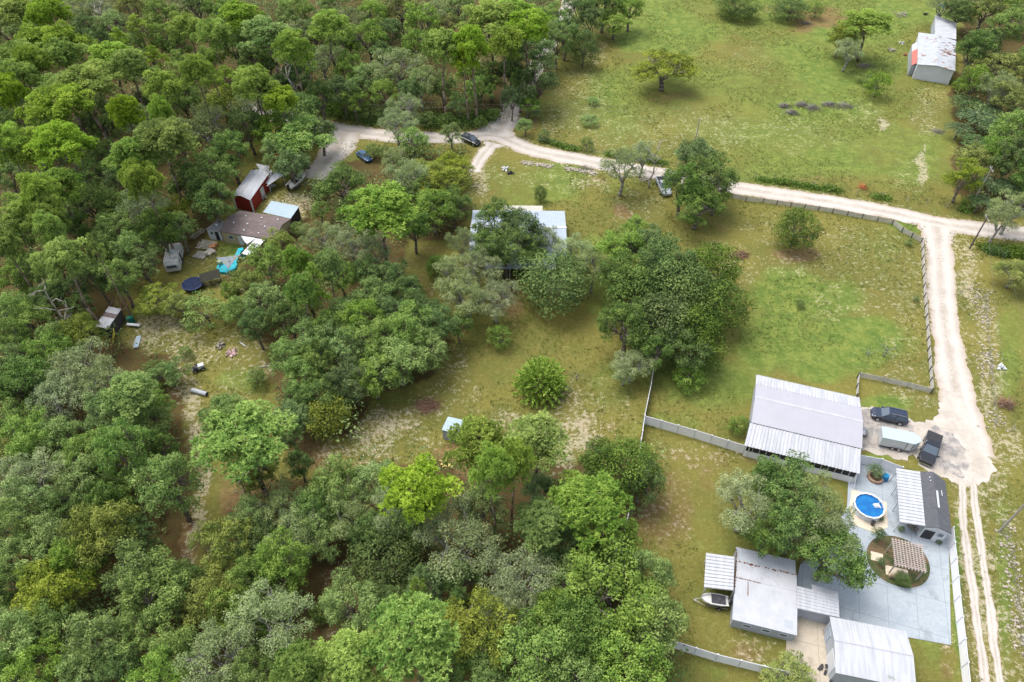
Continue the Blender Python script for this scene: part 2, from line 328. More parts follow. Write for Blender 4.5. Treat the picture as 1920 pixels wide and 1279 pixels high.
# ------------------------------------------------------------------ roads: ragged sheets of pale limestone sand
def road_mat(name, c0, c1, track=True, grey=None):
    m, t, b = nmat(name); co = t.nodes.new('ShaderNodeTexCoord').outputs['Object']
    uv = t.nodes.new('ShaderNodeAttribute'); uv.attribute_name = 'across'
    n1 = noise(t, co, .35, 5, .6); n2 = noise(t, co, 2.5, 6, .7); n3 = noise(t, co, 9, 3, .7)
    c = mixc(t, step(t, n1, .3, .7), c0, c1); c = mixc(t, step(t, n2, .52, .75, 0, .55), c, tuple(x*.62 for x in c0))
    if grey: c = mixc(t, step(t, noise(t, co, .6, 5, .7), .42, .6, 0, .8), c, grey)
    if track:
        a = math_(t, 'ABSOLUTE', math_(t, 'ADD', uv.outputs['Fac'], math_(t, 'MULTIPLY_ADD', n1, .3, -.15)))
        tr = math_(t, 'MULTIPLY', step(t, a, .2, .42), step(t, a, .5, .8, 1, 0)); c = mixc(t, math_(t, 'MULTIPLY', tr, .5), c, tuple(min(.9, x*1.15) for x in c1))
        c = mixc(t, math_(t, 'MULTIPLY', step(t, a, .2, .05), math_(t, 'MULTIPLY', step(t, n2, .4, .6), .45)), c, (.30,.26,.17))
        c = mixc(t, math_(t, 'MULTIPLY', step(t, a, .75, 1.), .55), c, (.36,.27,.17))
    c = mixc(t, 1., c, mixc(t, step(t, n3, .3, .7), (.88,.88,.88), (1.08,1.08,1.08)), 'MULTIPLY')
    t.links.new(c, b.inputs['Base Color']); b.inputs['Roughness'].default_value = .95; b.inputs['Specular IOR Level'].default_value = .1
    bump(t, b, math_(t, 'ADD', n1, n2), .6, .1)
    return m
RM = road_mat('limestone_sand', (.40,.36,.32), (.50,.46,.42))
def ribbon(name, pxs, width, z, mat, seed=0, ragg=.3, wf=None, world=None):
    P = [Vector(p) for p in (world or W2(pxs))]
    pts = []                                    # Catmull-Rom through the points
    for i in range(len(P)-1):
        p0 = P[max(0,i-1)]; p1 = P[i]; p2 = P[i+1]; p3 = P[min(len(P)-1,i+2)]
        n = max(2, int((p2-p1).length/.5))
        for k in range(n):
            s = k/n; pts.append(.5*((2*p1)+(p2-p0)*s+(2*p0-5*p1+4*p2-p3)*s*s+(3*p1-p0-3*p2+p3)*s**3))
    pts.append(P[-1]); rr = random.Random(seed); n = len(pts)
    def wob():
        a = [rr.uniform(-1,1) for _ in range(n//4+3)]; b_ = [rr.uniform(-1,1) for _ in range(n+2)]
        return [(a[i//4]*(1-(i%4)/4)+a[i//4+1]*(i%4)/4)*ragg+b_[i]*ragg*.45 for i in range(n)]
    wl, wr = wob(), wob(); vs = []; ac = []; fs = []; K = 6
    for i, p in enumerate(pts):
        d = (pts[min(n-1,i+1)]-pts[max(0,i-1)]).normalized(); q = Vector((-d.y, d.x)); f = i/(n-1)
        hw = width/2*(wf(f) if wf else 1)
        for k in range(K+1):
            u = -1+2*k/K; e = hw+(wr[i] if u > 0 else wl[i]); x = p+q*u*e; vs.append((x.x, x.y, z)); ac.append(u)
        if i: fs += [((i-1)*(K+1)+k, (i-1)*(K+1)+k+1, i*(K+1)+k+1, i*(K+1)+k) for k in range(K)]
    me = bpy.data.meshes.new(name); me.from_pydata(vs, [], fs); me.materials.append(mat)
    a = me.attributes.new('across', 'FLOAT', 'POINT'); a.data.foreach_set('value', ac)
    o = bpy.data.objects.new(name, me); COL.objects.link(o); tag(o, kind='structure'); return o
ribbon('dirt_road', ROAD_MAIN, 4.9, .012, RM, 1, .3, lambda f: 1.05 if f < .35 else .95)
ribbon('north_dirt_road', ROAD_NORTH, 4.4, .018, RM, 2, .3, lambda f: 1.9 if f < .03 else (1.5 if f < .08 else 1))
ribbon('yard_driveway', DRIVE_YARD, 6.5, .022, RM, 3, .5, lambda f: 1.25-f*.5)
ribbon('house_driveway', DRIVE_HOUSE, 3.0, .022, RM, 4, .4, lambda f: 1.6 if f < .15 else 1)
ribbon('dirt_lane', LANE, 4.4, .026, RM, 5, .3, lambda f: 1.5 if f < .05 else (1.2 if f < .1 else (1.0 if f < .6 else 1+(f-.6)*.8)))
ribbon('wheel_rut_path', RUT_L, .95, .016, RM, 6, .16); ribbon('wheel_rut_path', RUT_R, .95, .016, RM, 7, .16)
def patch(name, pxs, z, mat, ragg=0, seed=1, kind='structure', thick=0):
    P = [Vector(p) for p in W2(pxs)]; out = []; rr = random.Random(seed)
    for i in range(len(P)):
        a, b = P[i], P[(i+1) % len(P)]; n = max(1, int((b-a).length/.5)) if ragg else 1
        for k in range(n):
            q = a.lerp(b, k/n); out.append((q.x+rr.uniform(-ragg,ragg), q.y+rr.uniform(-ragg,ragg)))
    mb = MB()
    if thick: mb.prism(out, z-thick, z)
    else: mb.add([(x,y,z) for x,y in out], [tuple(range(len(out)))])
    o = mb.build(name, mat); tag(o, kind=kind); return o
GRAV = road_mat('grey_gravel', (.34,.31,.28), (.46,.42,.38), False, (.19,.19,.19))
patch('gravel_yard', [(1770,730),(1800,740),(1850,850),(1866,880),(1850,905),(1815,912),(1790,905),(1765,893),(1740,885),(1722,872),(1715,855),(1700,862),(1660,856),(1616,843),(1610,800),(1612,762),(1628,762),(1650,768),(1690,780),(1712,790),(1735,792),(1758,780)][::-1], .030, road_mat('yard_sand', (.40,.36,.31), (.54,.49,.44), False), .3, 3)
patch('gravel_parking', [(1613,768),(1640,765),(1700,782),(1712,800),(1712,830),(1702,852),(1650,846),(1613,835)][::-1], .036, GRAV, .25, 4)
patch('gravel_apron', [(1752,800),(1790,815),(1812,840),(1815,880),(1800,893),(1775,888),(1752,868),(1758,840)][::-1], .036, GRAV, .5, 5)
def slab_mat(name, c0, c1, dirt, ang, jx, jy):
    m, t, b = nmat(name); co = t.nodes.new('ShaderNodeTexCoord').outputs['Object']
    mp = t.nodes.new('ShaderNodeMapping'); mp.inputs['Rotation'].default_value = (0, 0, R(ang)); t.links.new(co, mp.inputs['Vector'])
    sx = t.nodes.new('ShaderNodeSeparateXYZ'); t.links.new(mp.outputs[0], sx.inputs[0])
    n1 = noise(t, co, .45, 6, .65); n2 = noise(t, co, 1.9, 6, .75); n3 = noise(t, co, 9, 4, .7)
    c = mixc(t, step(t, n1, .3, .7), c0, c1); c = mixc(t, step(t, n1, .54, .68, 0, .6), c, dirt); c = mixc(t, step(t, n2, .56, .74, 0, .55), c, dirt)
    vo = t.nodes.new('ShaderNodeTexVoronoi'); vo.feature = 'DISTANCE_TO_EDGE'; vo.inputs['Scale'].default_value = .28
    wv = mixc(t, .12, co, n2); t.links.new(wv, vo.inputs['Vector']); c = mixc(t, math_(t, 'MULTIPLY', step(t, vo.outputs['Distance'], .0, .006, 1, 0), .16), c, tuple(x*.5 for x in dirt))
    for o_, j in ((sx.outputs[0], jx), (sx.outputs[1], jy)):
        fr = math_(t, 'ABSOLUTE', math_(t, 'SUBTRACT', math_(t, 'FRACT', math_(t, 'DIVIDE', o_, j)), .5)); c = mixc(t, math_(t, 'MULTIPLY', step(t, fr, 0, .05/j, 1, 0), .55), c, tuple(x*.6 for x in dirt))
    c = mixc(t, 1., c, mixc(t, step(t, n3, .3, .7), (.9,.9,.9), (1.07,1.07,1.07)), 'MULTIPLY')
    t.links.new(c, b.inputs['Base Color']); b.inputs['Roughness'].default_value = .75; bump(t, b, n2, .3, .03); return m
PATIO = slab_mat('painted_concrete', (.29,.335,.38), (.36,.405,.44), (.18,.21,.23), 18, 3.1, 4.3)
TAN = slab_mat('bare_concrete', (.37,.32,.25), (.47,.42,.34), (.24,.19,.14), 14, 3.3, 5.1)
DECK = M('sandstone_deck', (.58,.50,.39), .8, .06, 1, dirt=(.4,.33,.24), dlo=.6, dhi=.8)
patch('painted_patio', [(1600,866),(1684,884),(1780,960),(1778,1000),(1783,1210),(1700,1195),(1550,1165),(1480,1140),(1500,1060),(1560,1000),(1588,950),(1590,905)][::-1], .06, PATIO)
patch('concrete_pad', [(1476,1141),(1566,1160),(1562,1262),(1545,1300),(1472,1262),(1474,1200)][::-1], .07, TAN)
# ------------------------------------------------------------------ vegetation: leaf-sized faces on limbs
def unit(v): return v/np.maximum(np.linalg.norm(v, axis=1, keepdims=True), 1e-9)
def leaf_faces(C, Nrm, size, asp, rng, jit=.7):
    """one rhombic leaf spray per row of C, facing roughly along Nrm"""
    n = unit(Nrm+rng.normal(0, jit, C.shape)); a = unit(np.cross(n, rng.normal(0, 1, C.shape))); b = np.cross(n, a)
    s = (size*rng.uniform(.6, 1.35, len(C)))[:, None]
    return np.stack([C-a*s, C-b*s*asp, C+a*s, C+b*s*asp], 1)
def blades(C, D, ln, wd, rng):
    """narrow pointed blades from C along D"""
    D = unit(D); a = unit(np.cross(D, rng.normal(0, 1, C.shape))); L = (ln*rng.uniform(.7, 1.2, len(C)))[:, None]
    return np.stack([C, C+D*L*.45+a*wd, C+D*L, C+D*L*.45-a*wd], 1)
def leaf_mesh(name, quads, tint):
    n = len(quads); me = bpy.data.meshes.new(name)
    me.vertices.add(n*4); me.vertices.foreach_set('co', quads.reshape(-1).astype(np.float32))
    me.loops.add(n*4); me.loops.foreach_set('vertex_index', np.arange(n*4, dtype=np.int32))
    me.polygons.add(n); me.polygons.foreach_set('loop_start', np.arange(0, n*4, 4, dtype=np.int32)); me.polygons.foreach_set('loop_total', np.full(n, 4, np.int32))
    me.update()
    a = me.attributes.new('tint', 'FLOAT', 'POINT'); a.data.foreach_set('value', np.repeat(np.clip(tint, 0, 1), 4).astype(np.float32))
    return me
def limb(mb, a, b, r0, r1, rr, n=4, bend=.12, sides=5):
    a = Vector(a); b = Vector(b); L = (b-a).length; pts = [a]
    for i in range(1, n): pts.append(a.lerp(b, i/n)+Vector((rr.uniform(-1,1), rr.uniform(-1,1), rr.uniform(-.3,1)))*L*bend*.5)
    pts.append(b); rad = [r0+(r1-r0)*i/n for i in range(n+1)]; mb.tube(pts, rad, sides); return pts
def clump_cloud(cs, rs, per, size, asp, rng, up=.5, flat=.8, inner=.25, tint_sd=.2):
    Q = []; T = []
    for c, r in zip(cs, rs):
        k = int(per*(r*r)); d = unit(rng.normal(0, 1, (k, 3))+np.array([0,0,up*.9]))
        d[:, 2] = np.where(d[:, 2] < -.35, -d[:, 2], d[:, 2])
        rad = r*(1-inner*rng.random(k)**2)*(1+.16*rng.normal(0, 1, k)); P = np.array(c)+d*rad[:, None]*np.array([1,1,flat])
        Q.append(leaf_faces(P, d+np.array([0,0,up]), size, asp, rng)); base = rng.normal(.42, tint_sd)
        T.append(base+.28*d[:, 2]+rng.normal(0, .13, k))  # tint climbs from the underside to the top of each clump
    return np.concatenate(Q), np.concatenate(T)
def oak_proto(seed, Rr=4.5, Ht=11, dens=125, nc=64, size=.145, lift=.0, open_=0.):
    rng = np.random.default_rng(seed); rr = random.Random(seed); cs = []; rs = []
    nl = 17; lob = []; ecc = rng.uniform(.86, 1.12); sk = rng.uniform(0, 6.28)
    for i in range(nl):
        u = (i+.4)/nl; ph = math.acos(1-u*1.5); th = i*2.39996+rng.normal(0, .3); lr = rng.uniform(1.2, 1.8)*Rr/4.5; q = (Rr-lr*.62)*(1+rng.normal(0, .12))*(ecc if math.cos(2*(th-sk)) > 0 else 1/ecc)
        lob.append((q*math.sin(ph)*math.cos(th), q*math.sin(ph)*math.sin(th), Ht*.60+max(-.6, math.cos(ph))*.8*q+rng.normal(0, .45), lr))
    for lx, ly, lz, lr in lob:
        if rng.random() < open_: continue
        for k in range(8):
            u = (k+.5)/8; ph = math.acos(1-u*1.5); th = k*2.39996+rng.normal(0, .4); r = rng.uniform(.38, .6)*lr; q = lr-r*.5
            cs.append((lx+q*math.sin(ph)*math.cos(th), ly+q*math.sin(ph)*math.sin(th), lz+q*math.cos(ph)*.8+rng.normal(0, .12))); rs.append(r)
    Q, T = clump_cloud(cs, rs, dens, size, .55, rng)
    m = MB(); fork = Vector((rr.uniform(-.4,.4), rr.uniform(-.4,.4), Ht*.30)); limb(m, (0,0,-.15), fork, .42, .32, rr, 3, .08, 8)
    mains = []
    for j in range(6):
        a = j*1.05+rr.uniform(-.3,.3); e = Vector((math.cos(a)*Rr*.45, math.sin(a)*Rr*.45, Ht*rr.uniform(.5,.66)))
        limb(m, fork, e, .22, .12, rr, 3, .2, 5); mains.append(e)
    for c in cs[::2]:
        c = Vector(c); e = min(mains, key=lambda p: (p-c).length); limb(m, e, c+Vector((0,0,.12)), .085, .025, rr, 3, .22, 4)
    return m, Q, T, dict(R=Rr, H=Ht, C=Ht*.64)
def pine_proto(seed, Rr=3.6, Ht=19, nb=30, two=False, sparse=1.):
    rng = np.random.default_rng(seed); rr = random.Random(seed); m = MB(); Q = []; T = []
    top = Vector((rr.uniform(-.8,.8), rr.uniform(-.8,.8), Ht-1.0)); tr = limb(m, (0,0,-.15), top, .27, .08, rr, 6, .03, 7)
    def at(z):
        f = z/Ht; i = min(5, int(f*6)); return tr[i].lerp(tr[i+1], min(1, max(0, f*6-i)))
    z0 = Ht*.70; cs = []; rs = []
    for j in range(nb):
        f = (j+.4)/nb; z = z0+(Ht-.9-z0)*f; a = j*2.4+rr.uniform(-.4,.4); L = Rr*(1-.6*f**2.2)*rr.uniform(.5, 1.06)
        b = at(z); e = b+Vector((math.cos(a)*L, math.sin(a)*L, L*rr.uniform(.15,.5)+.3)); limb(m, b, e, .075, .03, rr, 3, .16, 4)
        cs.append(tuple(e)); rs.append(rr.uniform(.85, 1.3)*Rr/3.6)
        if L > 1.6 and rr.random() < .75:
            e2 = b.lerp(e, .55)+Vector((rr.uniform(-.7,.7), rr.uniform(-.7,.7), .55)); cs.append(tuple(e2)); rs.append(rr.uniform(.55,.85)*Rr/3.6)
    cs.append(tuple(top+Vector((0,0,.3)))); rs.append(.8)
    for j in range(4):                       # bare dead stubs below the crown
        z = Ht*rr.uniform(.42,.64); b = at(z); a = rr.uniform(0, 6.28); limb(m, b, b+Vector((math.cos(a)*rr.uniform(.8,2.2), math.sin(a)*rr.uniform(.8,2.2), rr.uniform(.1,.9))), .05, .015, rr, 3, .2, 4)
    for c, r in zip(cs, rs):
        nt_ = int(38*r*r*sparse); d = unit(rng.normal(0, 1, (nt_, 3))+np.array([0,0,.75])); P = np.array(c)+d*(r*.78*(1+.12*rng.normal(0,1,nt_)))[:, None]*np.array([1,1,.8])
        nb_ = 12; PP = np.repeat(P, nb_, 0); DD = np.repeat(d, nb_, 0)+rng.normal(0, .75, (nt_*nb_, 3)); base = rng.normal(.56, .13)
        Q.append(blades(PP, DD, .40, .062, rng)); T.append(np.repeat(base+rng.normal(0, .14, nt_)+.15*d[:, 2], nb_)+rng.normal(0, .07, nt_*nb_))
    return m, np.concatenate(Q), np.concatenate(T), dict(R=Rr+.5, H=Ht, C=Ht*.85)
def round_proto(seed, Rr=2.4, Ht=4.6, dens=110, size=.125, nc=34, asp=.5):
    """low dense crown right down to the grass"""
    rng = np.random.default_rng(seed); rr = random.Random(seed); cs = []; rs = []
    for i in range(nc):
        u = (i+.5)/nc; ph = math.acos(1-u*1.75); th = i*2.39996; r = rng.uniform(.5, .85)*Rr/2.4; q = Rr-r*.8; k = 1+rng.normal(0, .11)+.13*math.sin(2*th+seed)+.10*math.sin(3*th+seed*2)+.10*math.sin(5*ph+th)
        if rng.random() < .07: continue
        cs.append((q*k*math.sin(ph)*math.cos(th), q*k*math.sin(ph)*math.sin(th), Ht*.5+math.cos(ph)*(Ht*.5-r*.7)+rng.normal(0,.08))); rs.append(r)
    Q, T = clump_cloud(cs, rs, dens*1.5, size, asp, rng)
    m = MB(); limb(m, (0,0,-.1), (0,0,Ht*.45), .14, .09, rr, 2, .05, 6)
    for c in cs[::2]: limb(m, (0,0,Ht*.3), c, .04, .015, rr, 2, .15, 4)
    return m, Q, T, dict(R=Rr, H=Ht, C=Ht*.5)
def spray_proto(seed, Rr=3.2, Ht=4.6, n=1500, ln=.9, wd=.06):
    """fountain of long leafy canes"""
    rng = np.random.default_rng(seed); m = MB(); rr = random.Random(seed); Q = []; T = []
    for i in range(120):
        u = (i+.5)/120; ph = math.acos(1-u*1.05); th = i*2.39996; e = np.array([math.sin(ph)*math.cos(th)*Rr*.92, math.sin(ph)*math.sin(th)*Rr*.92, .35+math.cos(ph)*Ht*.85])
        e = e*rng.uniform(.9,1.05); s0 = np.array([0,0,.1]); k = 46; f = rng.uniform(.45, 1, k)[:, None]; P = s0+(e-s0)*f+np.array([0,0,.5])*np.sin(f*3.1)*.6; d = unit((e-s0)[None, :].repeat(k, 0))+rng.normal(0, .45, (k, 3))
        Q.append(blades(P, d, ln*.46, wd*1.4, rng)); T.append(.35+.35*f[:, 0]+rng.normal(0, .12, k)+rng.normal(0,.08))
        if i % 4 == 0: limb(m, (0,0,0), tuple(e*.8), .03, .01, rr, 2, .05, 4)
    return m, np.concatenate(Q), np.concatenate(T), dict(R=Rr, H=Ht, C=Ht*.5)
def palm_proto(seed, Rr=2.2, Ht=5, nf=20, trunk=.55):
    rng = np.random.default_rng(seed); m = MB(); rr = random.Random(seed); z = Ht*trunk; limb(m, (0,0,-.1), (0,0,z), .17, .13, rr, 4, .04, 7); Q = []; T = []
    for i in range(nf):
        th = i*2.39996; el = rr.uniform(.1, 1.2)
        for s in np.linspace(.12, 1, 22):
            h = Rr*s; x = h*math.cos(el*(1-s*.35)); zz = z+h*math.sin(el)*(1-.95*s)+.1-.35*s*s
            p = np.array([[x*math.cos(th), x*math.sin(th), zz]]); side = np.array([[-math.sin(th), math.cos(th), 0.]]); fw = np.array([[math.cos(th), math.sin(th), -.2]])
            for sg in (-1, 1): Q.append(blades(p, side*sg+fw*.8+np.array([[0,0,-.25]]), Rr*.3*(1.15-.6*s), .045, rng)); T.append([.45+rng.normal(0, .15)])
        m.bar((0,0,z), (Rr*.6*math.cos(th)*math.cos(el), Rr*.6*math.sin(th)*math.cos(el), z+Rr*.35*math.sin(el)), .02, .008, 3)
    return m, np.concatenate(Q), np.concatenate(T), dict(R=Rr, H=Ht, C=z)
def snag_proto(seed, Ht=9, leaf=False):
    rr = random.Random(seed); m = MB(); tr = limb(m, (0,0,-.1), (rr.uniform(-1,1), rr.uniform(-1,1), Ht), .22, .05, rr, 5, .1, 6)
    for j in range(9):
        b = tr[2+j % 4]; a = j*2.2; L = rr.uniform(1.2, 3.2); e = b+Vector((math.cos(a)*L, math.sin(a)*L, rr.uniform(.3,2.))); limb(m, b, e, .09, .03, rr, 3, .25, 4)
        for k in range(3): limb(m, b.lerp(e,.6), b.lerp(e,.6)+Vector((rr.uniform(-1,1), rr.uniform(-1,1), rr.uniform(0,1.1))), .035, .01, rr, 2, .2, 3)
    return m, None, None, dict(R=3, H=Ht, C=Ht*.7)
# leaf colours
FM = dict(
 pine=foliage('pine_needles', (.130,.200,.030), (.245,.350,.052), (.42,.53,.095), .3),
 pineg=foliage('fresh_pine_needles', (.095,.170,.034), (.195,.310,.062), (.355,.46,.110), .3),
 oak=foliage('oak_leaves', (.082,.138,.030), (.165,.255,.054), (.285,.385,.092), .25),
 grass=foliage('grass_blades', (.13,.16,.035), (.19,.22,.05), (.30,.31,.10), .2),
 dark=foliage('dark_oak_leaves', (.048,.088,.024), (.100,.164,.040), (.190,.268,.070), .22),
 grey=foliage('greyish_oak_leaves', (.110,.155,.056), (.215,.272,.104), (.34,.395,.17), .22),
 olive=foliage('olive_leaves', (.070,.100,.018), (.170,.215,.034), (.32,.355,.060), .25),
 lime=foliage('lime_leaves', (.075,.140,.026), (.165,.275,.046), (.30,.41,.085), .3),
 spray=foliage('spray_leaves', (.12,.20,.03), (.26,.38,.06), (.42,.54,.12), .3),
 shrub=foliage('shrub_leaves', (.050,.092,.020), (.112,.180,.036), (.210,.285,.060), .2),
 palm=foliage('palm_fronds', (.045,.080,.028), (.090,.148,.052), (.180,.245,.095), .2),
 cedar=foliage('cedar_leaves', (.034,.064,.014), (.074,.122,.024), (.155,.215,.044), .15),
 under=foliage('understory_leaves', (.060,.108,.024), (.130,.200,.042), (.24,.310,.072), .2))
SPEC = {  # code: (object name, crown part name, category, builder, variants, material, bark, default height)
 'P': ('pine_tree', 'crown', 'pine tree', lambda s: pine_proto(s), 7, 'pine', PBARK, 19),
 'Q': ('pine_tree', 'crown', 'pine tree', lambda s: pine_proto(s+50), 5, 'pineg', PBARK, 18),
 'p': ('pine_tree', 'crown', 'pine tree', lambda s: pine_proto(s+90, 2.2, 15, 13), 3, 'pine', PBARK, 15),
 'O': ('oak_tree', 'crown', 'oak tree', lambda s: oak_proto(s+100), 6, 'oak', BARK, 11),
 'D': ('oak_tree', 'crown', 'oak tree', lambda s: oak_proto(s+200, dens=135), 4, 'dark', BARK, 11),
 'G': ('oak_tree', 'crown', 'oak tree', lambda s: oak_proto(s+300, dens=140, size=.115, open_=.1), 5, 'grey', MOSSB, 11),
 'Y': ('broadleaf_tree', 'crown', 'broadleaf tree', lambda s: oak_proto(s+400, dens=125), 4, 'olive', BARK, 10),
 'B': ('broadleaf_tree', 'crown', 'broadleaf tree', lambda s: oak_proto(s+500, 4.2, 10.5, dens=110, size=.15), 4, 'lime', BARK, 11),
 'R': ('oak_tree', 'crown', 'oak tree', lambda s: round_proto(s+970, 4.2, 8.2, 52, .15, 70), 3, 'cedar', BARK, 8),
 'U': ('broadleaf_tree', 'crown', 'broadleaf tree', lambda s: round_proto(s+980, 4.0, 7.6, 48, .16, 60), 2, 'olive', BARK, 7),
 'H': ('round_shrub', 'foliage', 'shrub', lambda s: round_proto(s+600), 4, 'shrub', BARK, 4),
 'C': ('cedar_tree', 'crown', 'cedar tree', lambda s: round_proto(s+700, 2.6, 6.2, 150, .10, 60), 3, 'cedar', BARK, 6),
 'L': ('round_shrub', 'foliage', 'shrub', lambda s: round_proto(s+800), 3, 'lime', BARK, 4),
 'S': ('fountain_shrub', 'foliage', 'shrub', lambda s: spray_proto(s+900), 2, 'spray', BARK, 4.4),
 'W': ('wispy_shrub', 'foliage', 'shrub', lambda s: round_proto(s+950, 2, 2.6, 22, .10, 20), 2, 'grey', MOSSB, 2.4),
 'F': ('palm_tree', 'fronds', 'palm tree', lambda s: palm_proto(s), 3, 'palm', BARK, 5),
 'X': ('dead_tree', None, 'dead tree', lambda s: snag_proto(s), 3, None, DEADW, 9)}
_proto = {}; TREES = []
def plant(code, px, py, rpx, ht=None, var=None, base=None, label=None):
    """crown centre seen at (px,py) with radius rpx: placed where that sight line meets the crown's height"""
    name, cname, cat, fn, nv, mt, bark, dh = SPEC[code]
    k = var if var is not None else (len(TREES)*5+3) % nv
    key = (code, k)
    first = key not in _proto
    if first:
        m, Q, T, info = fn(k)
        root = empty(name, (0,0,0))
        m.build('trunk' if code not in 'HLSWC' else 'stems', bark, root, smooth=True)
        if Q is not None:
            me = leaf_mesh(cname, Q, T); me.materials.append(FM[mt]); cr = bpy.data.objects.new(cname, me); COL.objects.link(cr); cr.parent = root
        _proto[key] = (root, info)
    root, info = _proto[key]
    low = code in 'HLSWCRU'
    rr = random.Random(int(px*7+py*13)); hgt = ht
    if hgt is None:
        if low:
            p = G(px, py, 1.5); hgt = rpx*depth(p)/F*1.75
        else: hgt = dh*rr.uniform(.88, 1.12)
    zc = hgt*info['C']/info['H']; p = G(px, py, zc); r = rpx*depth(p)/F
    if code in 'ODGYB' and ht is None:        # small crowns belong to shorter trees
        hgt *= min(1.1, max(.62, (r/3.6)**.5)); zc = hgt*info['C']/info['H']; p = G(px, py, zc); r = rpx*depth(p)/F
    o = root if first else copy_tree(root)
    o.location = (p.x, p.y, 0); s = r/info['R']*(1.22 if code in 'SR' else (1.45 if py < 430 else 1.24) if code in 'PQp' else 1.12 if not low else 1.0); o.scale = (s*rr.uniform(.95,1.05), s*rr.uniform(.95,1.05), hgt/info['H']*(1 if low or code in 'PQpXF' else 1))
    if code in 'PQp' : 
        for a in (0, 1): o.scale[a] = max(o.scale[a], .3)
    o.rotation_euler = (0, 0, rr.uniform(0, 6.28))
    TREES.append(dict(o=o, code=code, px=px, py=py, r=rpx, label=label)); return o
